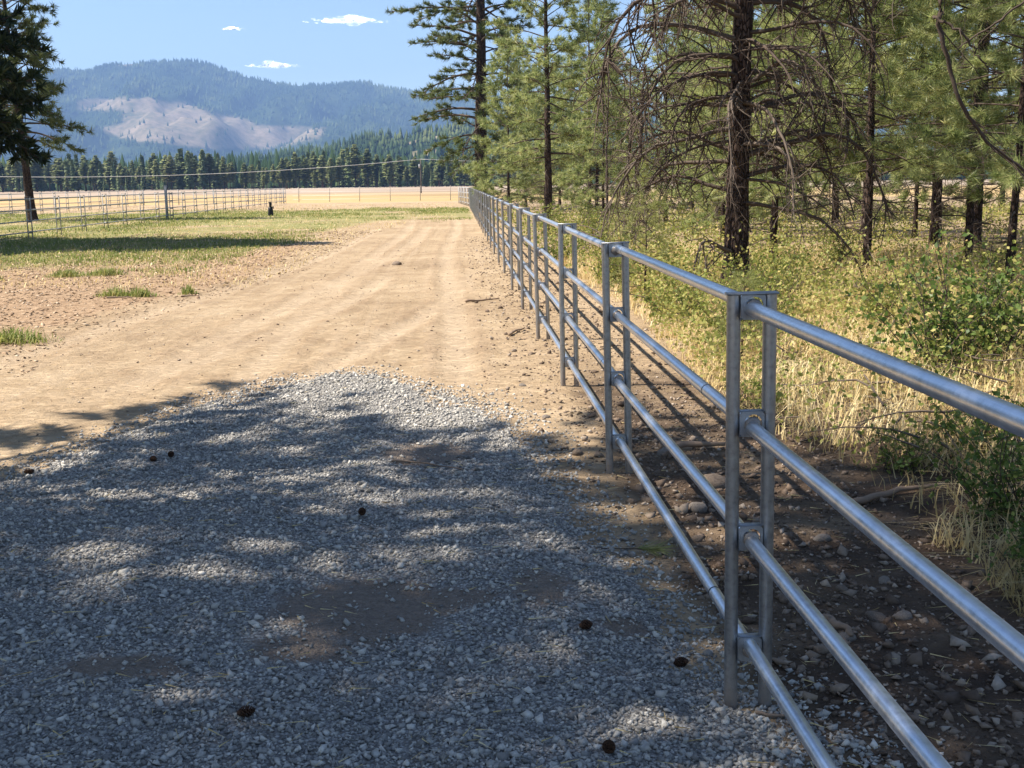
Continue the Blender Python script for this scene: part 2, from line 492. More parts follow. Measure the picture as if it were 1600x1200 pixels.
def mk_mforest():
    t = NT("mountain_conifers")
    n = t.mix(0.4, t.noise(0.0035, 5, 0.65), t.noise(0.02, 4, 0.6))
    col = t.ramp(n, [(0.36, (0.012, 0.026, 0.014)), (0.50, (0.030, 0.052, 0.022)), (0.58, (0.075, 0.10, 0.038)), (0.70, (0.14, 0.15, 0.06))])
    return t.fin(col, 1.0, spec=0.05)
M["mforest"] = mk_mforest()
def mk_cloud():
    t = NT("cloud_white")
    tr = t.node("ShaderNodeBsdfTranslucent"); tr.inputs[0].default_value = (0.95, 0.95, 0.95, 1)
    df = t.node("ShaderNodeBsdfDiffuse"); df.inputs[0].default_value = (0.95, 0.95, 0.95, 1)
    t.n.remove(t.p)
    body = t.node("ShaderNodeAddShader")
    t.lk(df.outputs[0], body.inputs[0]); t.lk(tr.outputs[0], body.inputs[1])
    tp = t.node("ShaderNodeBsdfTransparent")
    mx = t.node("ShaderNodeMixShader")
    n = t.noise(0.014, 4, 0.6)
    t.lk(t.math('MULTIPLY', t.step(0.36, 0.74, n), t.math('ADD', 0.10, t.math('MULTIPLY', t.island(), 0.42))), mx.inputs[0])
    t.lk(tp.outputs[0], mx.inputs[1]); t.lk(body.outputs[0], mx.inputs[2])
    t.lk(mx.outputs[0], t.out.inputs[0])
    return t.m
M["cloud"] = mk_cloud()

# ================================================================== terrain
GRAVEL = [(-2.83, 6.99), (-2.64, 7.58), (-2.44, 8.39), (-2.17, 9.24), (-1.83, 9.95), (-1.61, 10.3), (-1.19, 10.6), (-0.71, 10.55), (-0.39, 9.94),
          (-0.11, 9.59), (0.2, 9.11), (0.5, 8.07), (0.67, 6.58), (0.75, 5.77), (0.83, 5.22), (0.94, 4.52), (0.98, 3.98), (1.12, 3.5), (1.2, 3.1),
          (1.25, 2.0), (1.3, -3.0), (-4.2, -3.0), (-3.8, 3.0), (-3.3, 5.5)]
LB_Y = [-5, 10.2, 11.8, 13.8, 17.5, 22.2, 29.4, 40.4, 53.5, 57.6, 70]
LB_X = [-4.6, -4.3, -4.7, -4.6, -4.3, -3.6, -3.6, -3.3, -2.0, -0.5, 0.8]
GE_Y = [-3, 4.1, 4.9, 5.4, 6.4, 7.3, 8.9, 10.9, 15.5, 30, 60, 100]
GE_X = [2.2, 2.13, 2.24, 2.3, 2.34, 2.05, 1.93, 2.04, 2.3, 1.7, 1.4, 1.3]

def dust_field(x, y):
    d = np.zeros(np.shape(x))
    for (a, b, sx, sy, w) in ((-0.22, 7.05, 0.34, 0.42, 1.0), (-0.42, 4.45, 0.42, 0.42, 1.0), (-0.05, 4.55, 0.25, 0.18, .8), (0.33, 4.6, 0.20, 0.28, 0.75), (-1.22, 3.85, 0.30, 0.16, 0.8), (-0.62, 4.05, 0.3, 0.2, 0.8), (0.6, 4.2, 0.2, 0.2, 0.6)):
        d = np.maximum(d, w * np.exp(-(((x - a) / sx) ** 2 + ((y - b) / sy) ** 2)))
    sd = gravel_sd(np.asarray(x, float), np.asarray(y, float))
    return np.maximum(d, 0.36 * (1 - sstep(-0.02, 0.35, sd)))

TRK = [(-0.15, 0.0, 0, 70, 0.17), (-1.95, 0.0, 0, 70, 0.17),
       (-1.2, 0.0011, 48, 48, 0.2), (-2.95, 0.0011, 48, 48, 0.2), (0.1, 0.0075, 24, 24, 0.16), (-1.4, 0.0085, 23.5, 23.5, 0.16)]
def tracks(x, y):
    """wheel tracks on the dirt: pressed rut, thrown-up edge, tread print"""
    rut = np.zeros(np.shape(x)); berm = np.zeros(np.shape(x)); tread = np.zeros(np.shape(x))
    for q, (x0, cv, y0, ymax, w) in enumerate(TRK):
        c = x0 - cv * np.clip(y0 - y, 0, 60) ** 2 + 0.13 * np.sin(y * 0.17 + q)
        on = sstep(8.8, 10.5, y) * (1 - sstep(ymax * 0.85, ymax, y)) * (0.45 + 0.55 * vnoise(y * 0.35, np.full(np.shape(y), q * 7.3), 77))
        u = (x - c) / w
        g = np.exp(-u ** 4) * on
        rut = np.maximum(rut, g)
        berm = np.maximum(berm, (np.exp(-((np.abs(u) - 1.5) / 0.45) ** 2)) * on)
        tread = np.maximum(tread, g * (0.5 + 0.5 * np.sin(y * 2 * np.pi / 0.30 + np.abs(u) * 2.5)))
    return rut, berm * (1 - rut), tread

def gz(x, y):
    x = np.asarray(x, float); y = np.asarray(y, float)
    near = 1 - sstep(45, 110, np.hypot(x, y))
    z = 0.05 * (fbm(x * 0.45, y * 0.45, 3, 3) - 0.5) + 0.030 * (fbm(x * 2.1, y * 2.1, 3, 5) - 0.5) + 0.016 * (fbm(x * 8, y * 8, 2, 9) - 0.5)
    road = (x > np.interp(y, LB_Y, LB_X)) & (x < 0.75)
    r, bm_, td = tracks(x, y)
    z = z - 0.017 * r - 0.010 * td + 0.011 * bm_
    # rougher, cloddy verge beside the fence
    verge = sstep(-0.3, 0.6, x) * (1 - sstep(2.2, 3.2, x))
    z = z + verge * 0.035 * (fbm(x * 5, y * 5, 3, 21) - 0.5)
    z = z + 0.10 * sstep(1.9, 3.2, x) * (fbm(x * 0.8, y * 0.8, 3, 33) - 0.2) * near
    return z * near

def gravel_sd(x, y):
    d = polydist(x, y, GRAVEL)
    return np.where(inpoly(x, y, GRAVEL), d, -d)
def gravel_h(x, y):
    sd = gravel_sd(x, y) + 0.10 * (fbm(x * 3, y * 3, 3, 41) - 0.5)
    rut = 0
    for xc in (-1.75, -0.25):
        rut = rut + 0.022 * np.exp(-((x - xc - 0.05 * np.sin(y)) / 0.22) ** 2)
    return 0.046 * sstep(-0.06, 0.75, sd) - 0.012 + 0.030 * (fbm(x * 1.6, y * 1.6, 3, 51) - 0.5) * sstep(0, .5, sd) + 0.014 * (fbm(x * 9, y * 9, 2, 55) - 0.5) - rut * sstep(0.1, 0.5, sd)
def surf(x, y):
    g = gz(x, y)
    return np.where(gravel_sd(x, y) > -0.05, np.maximum(g, g + gravel_h(x, y)), g)

def lines(a, b, step, lo, hi, g=1.085):
    c = list(np.arange(a, b + 1e-6, step))
    s, x = step, c[-1]
    while x < hi:
        s *= g; x += s; c.append(min(x, hi))
    s, x, pre = step, c[0], []
    while x > lo:
        s *= g; x -= s; pre.append(max(x, lo))
    return np.array(pre[::-1] + c)

def grid_mesh(name, xs, ys, zf, mat, attrs=None, keep=None):
    X, Y = np.meshgrid(xs, ys)
    Z = zf(X, Y)
    nx, ny = len(xs), len(ys)
    i = np.arange(ny - 1)[:, None] * nx + np.arange(nx - 1)[None, :]
    q = np.stack([i, i + 1, i + nx + 1, i + nx], -1).reshape(-1, 4)
    if keep is not None:
        k = keep(X, Y)
        kk = (k[:-1, :-1] | k[1:, :-1] | k[:-1, 1:] | k[1:, 1:]).ravel()
        q = q[kk]
    b = MB()
    b.add(np.stack([X, Y, Z], -1).reshape(-1, 3), q)
    me = b.mesh(name, mat, smooth=True)
    for an, fn in (attrs or {}).items():
        at = me.attributes.new(an, 'FLOAT', 'POINT')
        at.data.foreach_set("value", np.clip(fn(X, Y), -1, 2).astype(np.float32).ravel())
    return me

def a_road(x, y):
    return sstep(-0.3, 0.5, x - np.interp(y, LB_Y, LB_X)) * (1 - sstep(0.5, 1.0, x)) * (1 - sstep(50, 62, y))
def a_mulch(x, y):
    return sstep(-0.4, 1.2, np.interp(y, LB_Y, LB_X) - x) * sstep(9, 13, y) * (1 - 0.7 * sstep(24, 40, y))
def a_green(x, y):
    left = sstep(0.0, 2.5, np.interp(y, LB_Y, LB_X) - x) * sstep(19, 29, y)
    end = sstep(48, 62, y) * (1 - sstep(0.4, 1.6, x))
    g = np.maximum(left, end) * (1 - sstep(74, 92, y)) * 0.72
    forest = sstep(0.0, 2.0, x - np.interp(y, GE_Y, GE_X)) * 0.42 * (1 - sstep(80, 100, y)) * (1 - sstep(30, 50, x))
    return np.maximum(g, forest)
def a_shaded_soil(x, y):  # extent of the soil colour that has shade painted into it
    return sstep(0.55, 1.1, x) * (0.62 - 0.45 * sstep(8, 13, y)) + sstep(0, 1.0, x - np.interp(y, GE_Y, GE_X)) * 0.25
def a_dry(x, y):
    d = sstep(96, 122, y)
    r = sstep(38, 50, x) + sstep(95, 110, y)
    return np.clip(np.where(x > 1.3, np.minimum(1, r), d), 0, 1)
def a_pale(x, y):
    return sstep(160, 260, y)

xs = lines(-5.4, 4.0, 0.066, -4400, 4400, 1.10)
ys = np.concatenate([lines(2.6, 11.0, 0.07, -400, 11.0, 1.12), np.arange(11.1, 24, 0.10), np.arange(24.1, 46, 0.32), lines(46, 46.3, 0.32, 46, 7000, 1.09)])
ground = link("ground", grid_mesh("ground", xs, ys, gz, M["ground"], dict(road=a_road, mulch=a_mulch, green=a_green, soil=a_shaded_soil, dry=a_dry, pale=a_pale, rut=lambda x, y: tracks(x, y)[0], berm=lambda x, y: tracks(x, y)[1])))
tag(ground, "tan dirt track and dry ground between the fences", kind="structure")

gx = np.arange(-4.4, 1.5, 0.045)
gy = np.arange(-3.1, 11.0, 0.045)
drive = link("gravel_drive", grid_mesh("gravel_drive", gx, gy, lambda x, y: gz(x, y) + gravel_h(x, y), M["gravel_bed"], dict(dust=dust_field), keep=lambda x, y: gravel_sd(x, y) > -0.12))
tag(drive, "spread of crushed grey gravel ending on the dirt track", kind="structure")

# ---- mountains
SK_X = np.array([-4200, -3300, -2700, -2249, -1936, -1843, -1700, -1621, -1511, -1369, -1274, -1165, -1057, -900, -741, -581, -436, -357, -196, -99, -35, 159, 500, 1000, 1700, 2600, 4200], float)
SK_Z = np.array([330, 470, 545, 562, 574, 567, 594, 603, 605, 612, 610, 578, 538, 499, 490, 492, 502, 478, 457, 466, 474, 440, 400, 380, 430, 360, 300], float)
CLEAR = [(-1713, 350), (-1668, 391), (-1497, 395), (-1185, 378), (-1159, 344), (-1075, 315), (-961, 300), (-905, 271), (-588, 254), (-618, 211), (-706, 192), (-823, 165), (-1112, 168), (-1440, 200), (-1510, 221), (-1620, 264), (-1480, 292), (-1500, 334)]
def mz(x, y):
    crest = np.interp(x, SK_X, SK_Z)
    v = (y - 3700) / (6000 - 3700)
    up = np.clip(v, 0, 1)
    prof = np.where(v < 1, up ** 1.15, 1 - 0.25 * np.clip(v - 1, 0, 1))
    sp = 0.6 * (fbm(x / 520, y / 1100, 3, 61) - 0.5) + 0.5 * (0.5 - np.abs(fbm(x / 260, y / 900, 3, 63) - 0.5) * 3)
    z = crest * prof + 300 * sp * np.clip(up * (1 - up) * 4, 0, 1) + 60 * (fbm(x / 130, y / 150, 4, 67) - 0.5) * np.clip(up * 3, 0, 1) * (1 - 0.8 * sstep(.85, 1, up))
    return np.where(v <= 0, -2.0, np.maximum(z, -2))
def m_bare(x, y):
    # what the hillside carries where it was logged: by height and position on the slope
    z = mz(x, y)
    f = 6000.0 * 0.9 / np.maximum(y, 1)            # seen along the valley the cut keeps its outline
    px, pz = x * f, z * f
    d = polydist(px, pz, CLEAR)
    b = np.where(inpoly(px, pz, CLEAR), 0.5 + d / 70, 0.5 - d / 70)
    top = 0.85 * np.exp(-(((x + 1590) / 90) ** 2 + ((z - 590) / 14) ** 2))
    return np.clip(np.maximum(b, top), 0, 1)
mxs = np.linspace(-4200, 4200, 321)
mys = np.concatenate([np.linspace(3650, 6000, 90), np.linspace(6040, 6900, 14)])
mountain = link("mountain", grid_mesh("mountain", mxs, mys, mz, M["mount"], dict(bare=m_bare)))
tag(mountain, "long blue forested mountain with a pale logged slope", kind="structure")

RG_X = np.array([-420, -330, -269, -221, -156, -123, -91, -58, -17, 23, 72, 200, 420, 700], float)
RG_Z = np.array([-2, 10, 30, 36, 48, 58, 64, 68, 76, 81, 84, 90, 60, -2], float)
def hz(x, y):
    v = (y - 1000) / 500.0
    prof = np.where(v < 1, np.clip(v, 0, 1) ** 0.9, np.clip(1 - (v - 1) * 0.8, 0, 1))
    z = 0.86 * np.interp(x, RG_X, RG_Z) * prof
    return np.where(prof > 0, z + 12 * (fbm(x / 60, y / 60, 3, 71) - 0.5) * np.clip(prof * 3, 0, 1), -2) - 0.6
def h_bare(x, y):
    a = np.exp(-(((x + 40) / 22) ** 2 + ((y - 1430) / 40) ** 2))
    b = np.exp(-(((x + 28) / 26) ** 2 + ((y - 1250) / 55) ** 2))
    return np.maximum(a, b)
hill = link("hill", grid_mesh("hill", np.linspace(-430, 720, 140), np.linspace(960, 2100, 110), hz, M["mount"], dict(bare=h_bare)))
tag(hill, "low wooded hill rising behind the valley trees", kind="structure")

# ---- far forest cover on the hillsides: too many and too far to count
def spikes(pts, h, r, rg, tiers=2, sides=5):
    """ragged little conifers, merged"""
    n = len(pts)
    b = MB()
    th = np.linspace(0, 2 * np.pi, sides, endpoint=False)[None, :] + rg.uniform(0, 6, (n, 1))
    for k in range(tiers):
        z0 = h * (0.05 + 0.42 * k)
        z1 = h * (0.72 + 0.30 * k) if k < tiers - 1 else h
        rr = (r * (1 - 0.38 * k))[:, None] * rg.uniform(0.7, 1.25, (n, sides))
        base = np.stack([pts[:, None, 0] + rr * np.cos(th), pts[:, None, 1] + rr * np.sin(th), (pts[:, 2] + z0)[:, None] + rg.uniform(-0.06, 0.06, (n, sides)) * h[:, None]], -1)
        tip = pts + np.stack([np.zeros(n), np.zeros(n), z1], -1)
        v = np.concatenate([base, tip[:, None, :]], 1)
        i = np.arange(n)[:, None] * (sides + 1)
        j = np.arange(sides)[None, :]
        f = np.stack([i + j, i + (j + 1) % sides, np.broadcast_to(i + sides, (n, sides))], -1).reshape(-1, 3)
        b.add(v.reshape(-1, 3), f)
    return b
rg = np.random.default_rng(11)
n = 16000
px = rg.uniform(-2700, 900, n); py = 6010 - 2100 * rg.uniform(0, 1, n) ** 1.3
bare = m_bare(px, py)
k = (bare + 0.5 * (rg.uniform(0, 1, n) - 0.5) < 0.5) | (rg.uniform(0, 1, n) < 0.22 * sstep(0.56, 0.72, fbm(px / 90, py / 160, 3, 97)))
px, py = px[k], py[k]
hh = rg.uniform(12, 26, len(px))
far_m = link("mountain_forest", spikes(np.stack([px, py, mz(px, py) - 2], -1), hh, hh * 0.26, rg, 1, 4).mesh("mountain_forest", M["mforest"]))
tag(far_m, "dark conifer forest covering the distant mountain", kind="stuff")
n = 3600
px = rg.uniform(-400, 500, n); py = 1010 + 530 * rg.uniform(0, 1, n)
k = (h_bare(px, py) < 0.35) & (hz(px, py) > 2)
px, py = px[k], py[k]
hh = rg.uniform(9, 19, len(px))
far_h = link("hill_forest", spikes(np.stack([px, py, hz(px, py) - 0.5], -1), hh, hh * 0.2, rg, 2, 5).mesh("hill_forest", M["mforest"]))
tag(far_h, "bluish conifer forest on the low hill", kind="stuff")

# ================================================================== trees
def frame_rows(d, rg):
    """(N,3) directions -> (N,3,3) frames whose third row is the direction, random roll"""
    d = unit(d)
    r = unit(np.cross(d, unit(rg.normal(size=d.shape))))
    u = np.cross(d, r)
    return np.stack([r, u, d], 1)
def tuft_template(rg, k, ln, w, a0, a1):
    ang = np.radians(rg.uniform(a0, a1, k)); az = rg.uniform(0, 2 * np.pi, k)
    d = np.stack([np.sin(ang) * np.cos(az), np.sin(ang) * np.sin(az), np.cos(ang)], -1)
    L = ln * rg.uniform(0.7, 1.15, k)
    s = unit(np.cross(d, rg.normal(size=d.shape))) * w * 0.5
    o = np.zeros((k, 3)); o[:, 2] = rg.uniform(-0.35, 0.25, k) * ln
    tip = o + d * L[:, None]
    tip[:, 2] -= 0.0
    return np.stack([o - s, o + s, tip], 1)        # k,3,3
def put_tufts(b, pos, dirs, scale, tmpl, rg, mat):
    n = len(pos)
    if n == 0: return
    F = frame_rows(dirs, rg)
    which = rg.integers(0, len(tmpl), n)
    for t in range(len(tmpl)):
        s = which == t
        if not s.any(): continue
        T = tmpl[t]
        v = np.einsum('kvc,ncd->nkvd', T, F[s]) * scale[s][:, None, None, None] + pos[s][:, None, None, :]
        m = v.shape[0] * v.shape[1]
        b.add(v.reshape(-1, 3), np.arange(m * 3).reshape(-1, 3), mat)

def limb_path(p0, d0, L, nseg, droop, up_tip, wig, rg, late=False):
    """points along a limb: starts along d0, sags by droop, may lift its tip"""
    p = [np.array(p0, float)]
    d = unit(np.array(d0, float))
    for i in range(nseg):
        s = (i + 1) / nseg
        d = d + np.array([0, 0, -droop * ((1 - s * 0.3) if not late else 2.6 * max(0.0, s - 0.3)) / nseg + up_tip * max(0, s - 0.55) * 2 / nseg]) + rg.normal(0, wig, 3) / math.sqrt(nseg)
        d = unit(d)
        p.append(p[-1] + d * L / nseg)
    return np.array(p)

def trunk_path(H, rg, lean=(0, 0), bend=0.012, n=16):
    t = np.linspace(0, 1, n) ** 1.15
    z = t * H
    w = np.cumsum(rg.normal(0, bend, (n, 2)), 0) * (H / n) ** 0.5
    w -= w[0]
    return np.stack([lean[0] * z + w[:, 0], lean[1] * z + w[:, 1], z], -1)

def dead_limb(b, p0, d0, L, r0, rg, droop=1.2, twigs=9, mat=0, fine=1.0):
    path = limb_path(p0, d0, L, 9, droop, 0.0, 0.27, rg, True)
    b.tube(path, np.linspace(r0, r0 * 0.22, len(path)), 5, mat, cap=False, rough=0.08, rg=rg)
    for k in range(twigs):
        s = rg.uniform(0.15, 1.0)
        i = min(int(s * 9), 8)
        q = path[i] + (path[i + 1] - path[i]) * (s * 9 - i)
        tdir = unit(path[i + 1] - path[i])
        d = unit(tdir * 0.7 + rg.normal(0, 0.7, 3) + np.array([0, 0, -0.25]))
        l = L * rg.uniform(0.18, 0.5) * (1.1 - 0.5 * s) * fine
        tp = limb_path(q, d, l, 6, rg.uniform(-0.6, 1.3), 0, 0.36, rg)
        b.tube(tp, np.linspace(r0 * 0.36 * (1.15 - 0.5 * s), r0 * 0.10, len(tp)), 4, mat, cap=False)
        for m in range(rg.integers(2, 5)):
            s2 = rg.uniform(0.2, 0.95); i2 = min(int(s2 * 6), 5)
            q2 = tp[i2]
            d2 = unit(tp[i2 + 1] - tp[i2] + rg.normal(0, 0.75, 3))
            t2 = limb_path(q2, d2, l * rg.uniform(0.25, 0.6), 4, rg.uniform(0, 1.2), 0, 0.35, rg)
            b.tube(t2, np.linspace(r0 * 0.16, r0 * 0.07, len(t2)), 3, mat, cap=False)

def pine(seed, H, r0, zc, Rm, nb, needle="needle", tuft_len=0.19, tuft_w=0.010, tuft_k=24, lean=(0, 0), dead=0, dead_z=(0.8, 3.0), dead_L=(0.8, 1.8), bark="bark",
         density=1.0, asym=None, droop=0.35, shape=0.75, sparse_low=0.0, deadr=0.016, zmax=None):
    """returns meshes: trunk, crown (limbs and needles), dead twigs"""
    rg = np.random.default_rng(seed)
    tp = trunk_path(H, rg, lean)
    def at(z):
        return np.array([np.interp(z, tp[:, 2], tp[:, 0]), np.interp(z, tp[:, 2], tp[:, 1]), z])
    def tr(z):
        return r0 * (1 - 0.93 * (z / H) ** 0.85) + r0 * 0.35 * math.exp(-z / 0.35)
    b = MB()
    zz = np.concatenate([np.linspace(-0.15, min(6, H * 0.5), 26), np.linspace(min(6, H * 0.5), H * 0.985, 14)[1:]])
    b.tube(np.array([at(max(z, 0)) + np.array([0, 0, min(z, 0)]) for z in zz]), [tr(max(0, z)) for z in zz], 12, 0, rough=0.035, rg=rg)
    trunk = b.mesh("trunk", M[bark], smooth=True)
    c = MB()
    tm = [tuft_template(rg, tuft_k, tuft_len, tuft_w, 12, 82) for _ in range(5)]
    P, D, SC = [], [], []
    ga = rg.uniform(0, 6.28)
    for i in range(nb):
        t = (i + rg.uniform(0, 1)) / nb
        z = zc + (H * 0.985 - zc) * t ** 0.92
        ga += 2.39996 + rg.normal(0, 0.35)
        L = Rm * ((1 - t) ** shape * 0.9 + 0.10) * rg.uniform(0.6, 1.1) * (1 - sparse_low * (1 - t) ** 3)
        a = ga
        if asym is not None:
            L *= 1 + asym[1] * math.cos(a - asym[0])
        el = 0.05 + 0.75 * t + rg.normal(0, 0.15)
        d0 = (math.cos(a) * math.cos(el), math.sin(a) * math.cos(el), math.sin(el))
        path = limb_path(at(z), d0, L, 7, droop * (1 - 0.6 * t), 0.35, 0.10, rg)
        rb = max(0.008, min(0.35 * tr(z), 0.020 * L))
        c.tube(path, np.linspace(rb, rb * 0.2, len(path)), 4, 0, cap=False)
        ns = max(3, int((3 + L * 2.6) * density))
        for k in range(ns):
            s = 0.30 + 0.70 * (k + rg.uniform(0, 1)) / ns
            ii = min(int(s * 7), 6)
            q = path[ii] + (path[ii + 1] - path[ii]) * (s * 7 - ii)
            td = unit(path[ii + 1] - path[ii])
            side = unit(np.cross(td, [0, 0, 1])) * (1 if k % 2 else -1)
            d = unit(td * rg.uniform(0.4, 1.0) + side * rg.uniform(0.3, 1.0) + np.array([0, 0, rg.uniform(-0.25, 0.35)]))
            l = (0.20 + 0.24 * L * (1.25 - s)) * rg.uniform(0.7, 1.2)
            sp = limb_path(q, d, l, 3, 0.25, 0.5, 0.12, rg)
            c.tube(sp, np.linspace(rb * 0.38, rb * 0.12, 4), 3, 0, cap=False)
            nt = max(2, int(l / 0.13 * density))
            for w in range(nt):
                u = 0.55 + 0.45 * (w + 1) / nt
                jj = min(int(u * 3), 2)
                P.append(sp[jj] + (sp[jj + 1] - sp[jj]) * (u * 3 - jj) + rg.normal(0, 0.02, 3))
                D.append(unit(sp[jj + 1] - sp[jj]) + np.array([0, 0, 0.25]) + rg.normal(0, 0.25, 3))
                SC.append(rg.uniform(0.75, 1.15))
    put_tufts(c, np.array(P), np.array(D), np.array(SC), tm, rg, 1)
    crown = c.mesh("crown", [M["limb"], M[needle]])
    dm = None
    if dead:
        d = MB()
        for i in range(dead):
            z = rg.uniform(*dead_z); a = rg.uniform(0, 6.28); el = rg.uniform(-0.25, 0.35)
            dead_limb(d, at(z), (math.cos(a) * math.cos(el), math.sin(a) * math.cos(el), math.sin(el)), rg.uniform(*dead_L), deadr * rg.uniform(0.6, 1.2), rg, rg.uniform(0.5, 1.6), rg.integers(5, 10))
        dm = d.mesh("dead_twigs", M["dead"])
    return trunk, crown, dm

def plant_tree(name, meshes, x, y, rz, label, cat="tree", group=None, s=1.0):
    t = empty(name, (x, y, float(gz(x, y)) - 0.02), rz)
    t.scale = (s, s, s)
    tag(t, label, cat, group)
    link("trunk", meshes[0], t)
    link("crown", meshes[1], t)
    if len(meshes) > 2 and meshes[2] is not None:
        tag(link("dead_twigs", meshes[2], t), kind="stuff")
    return t

# --- shade trees beside the gravel, just out of the picture to the left: they throw the dappled shade
shade_a = pine(101, 22, 0.26, 3.0, 4.6, 74, tuft_len=0.30, tuft_w=0.040, tuft_k=12, density=1.1, shape=0.6)
shade_b = pine(102, 26, 0.27, 4.0, 4.8, 92, tuft_len=0.30, tuft_w=0.040, tuft_k=12, density=1.1, shape=0.55)
shade_c = pine(110, 16.5, 0.22, 1.9, 4.9, 84, tuft_len=0.30, tuft_w=0.040, tuft_k=12, density=1.1, shape=0.7)
plant_tree("pine_tree", shade_c, -7.4, 6.1, 0.3, "broad pine beside the gravel whose crown throws the dappled shade", group="pines shading the gravel")
plant_tree("pine_tree", shade_b, -11.6, 3.7, 2.1, "tall pine set back from the gravel, shading the fence side of it", group="pines shading the gravel")
plant_tree("pine_tree", shade_a, -8.6, 0.2, 4.0, "tall pine behind the camera position, shading the near gravel", group="pines shading the gravel")
plant_tree("pine_tree", shade_b, -13.4, 0.2, 5.2, "rear pine of the shading group, farthest from the fence", group="pines shading the gravel", s=0.95)
plant_tree("pine_tree", shade_a, -6.1, 2.6, 1.2, "pine nearest the gravel edge, lowest of the shading group", group="pines shading the gravel", s=0.7)

# --- the field fir at the left edge
fir = pine(103, 15.6, 0.22, 3.3, 4.1, 170, needle="needle_dark", tuft_len=0.36, tuft_w=0.11, tuft_k=8, density=1.05, shape=0.8, droop=0.5)
plant_tree("fir_tree", fir, -15.4, 34.6, 0.6, "dark dense fir reaching in from the left edge above the field", "tree")
plant_tree("fir_tree", fir, -19.8, 37.0, 3.3, "taller dark fir beyond the left edge, added to shade the field grass", "tree", s=1.22)  # unseen second fir, added to strengthen the shadow band on the field
lp = pine(104, 19, 0.235, 4.3, 3.3, 150, needle="needle_mid", tuft_len=0.34, tuft_w=0.045, tuft_k=13, lean=(-0.055, 0), dead=5, dead_z=(3.0, 4.6), dead_L=(0.9, 1.7), shape=0.55, density=0.95, droop=0.6)
plant_tree("pine_tree", lp, -22.2, 62.0, 0.0, "lone leaning pine standing behind the corral rails", "tree")

# --- the tall old pine at the far end of the fence
tall = pine(105, 29, 0.46, 3.0, 5.6, 160, needle="needle_mid", tuft_len=0.36, tuft_w=0.045, tuft_k=13, lean=(0.010, 0), dead=7, dead_z=(2.6, 8), dead_L=(1.2, 2.2), shape=0.35, sparse_low=0.40, asym=(math.pi, 0.25), droop=0.75, density=0.9, deadr=0.03)
plant_tree("pine_tree", tall, 1.45, 72.0, 0.0, "tallest old pine with thick trunk at the far end of the pipe fence", "tree")

# --- the near pine full of dead arching limbs
def big_pine():
    rg = np.random.default_rng(106)
    H, r0 = 17.0, 0.185
    meshes = pine(107, H, r0, 5.6, 2.9, 52, needle="needle_lite", tuft_len=0.2, tuft_w=0.009, tuft_k=26, lean=(0.018, 0.0))
    t = plant_tree("pine_tree", meshes[:2], 4.02, 16.6, 0.0, "dark-trunked pine bristling with dead arching limbs just behind the fence", "tree")
    def one(z, a, el, L, r, droop, tw):
        b = MB()
        dead_limb(b, np.array([0.018 * z, 0, z]), (math.cos(a) * math.cos(el), math.sin(a) * math.cos(el), math.sin(el)), L, r, rg, droop, tw, fine=1.0)
        link("dead_limb", b.mesh("dead_limb", M["dead"] if rg.uniform() < 0.35 else M["limb"]), t)
    # the conspicuous ones: arching to the left, to the right, and the low one reaching right and down
    one(4.0, math.pi + 0.1, 0.3, 3.0, 0.050, 5.6, 24)
    one(3.6, math.pi - 0.2, 0.25, 2.8, 0.046, 5.2, 24)
    one(3.1, math.pi + 0.3, 0.10, 2.3, 0.032, 2.3, 16)
    one(2.7, math.pi - 0.4, 0.15, 2.0, 0.030, 2.0, 16)
    one(2.2, math.pi + 0.2, 0.05, 1.9, 0.026, 1.8, 14)
    one(4.2, 0.15, 0.25, 3.0, 0.050, 5.2, 24)
    one(3.7, -0.3, 0.15, 2.4, 0.036, 2.3, 16)
    one(3.2, 0.3, 0.0, 2.2, 0.034, 2.2, 16)
    one(2.0, -0.05, 0.05, 2.8, 0.048, 2.4, 18)
    one(1.7, -0.5, -0.1, 1.8, 0.026, 1.0, 12)
    for zz in (1.5, 1.9, 2.4, 2.8, 3.3, 3.9, 4.4):
        one(zz, math.pi + rg.normal(0, 0.35), rg.uniform(0, 0.3), rg.uniform(1.7, 2.9), rg.uniform(0.030, 0.046), rg.uniform(3.0, 5.2), 24)
        one(zz + 0.2, rg.normal(0, 0.35), rg.uniform(0, 0.3), rg.uniform(1.7, 2.9), rg.uniform(0.030, 0.046), rg.uniform(3.0, 5.0), 24)
    for i in range(46):
        z = rg.uniform(0.5, 5.6)
        one(z, rg.uniform(0, 6.28), rg.uniform(-0.2, 0.4), rg.uniform(1.2, 2.8), rg.uniform(0.020, 0.040), rg.uniform(1.4, 3.4), int(rg.integers(8, 14)))
    return t
big_pine()

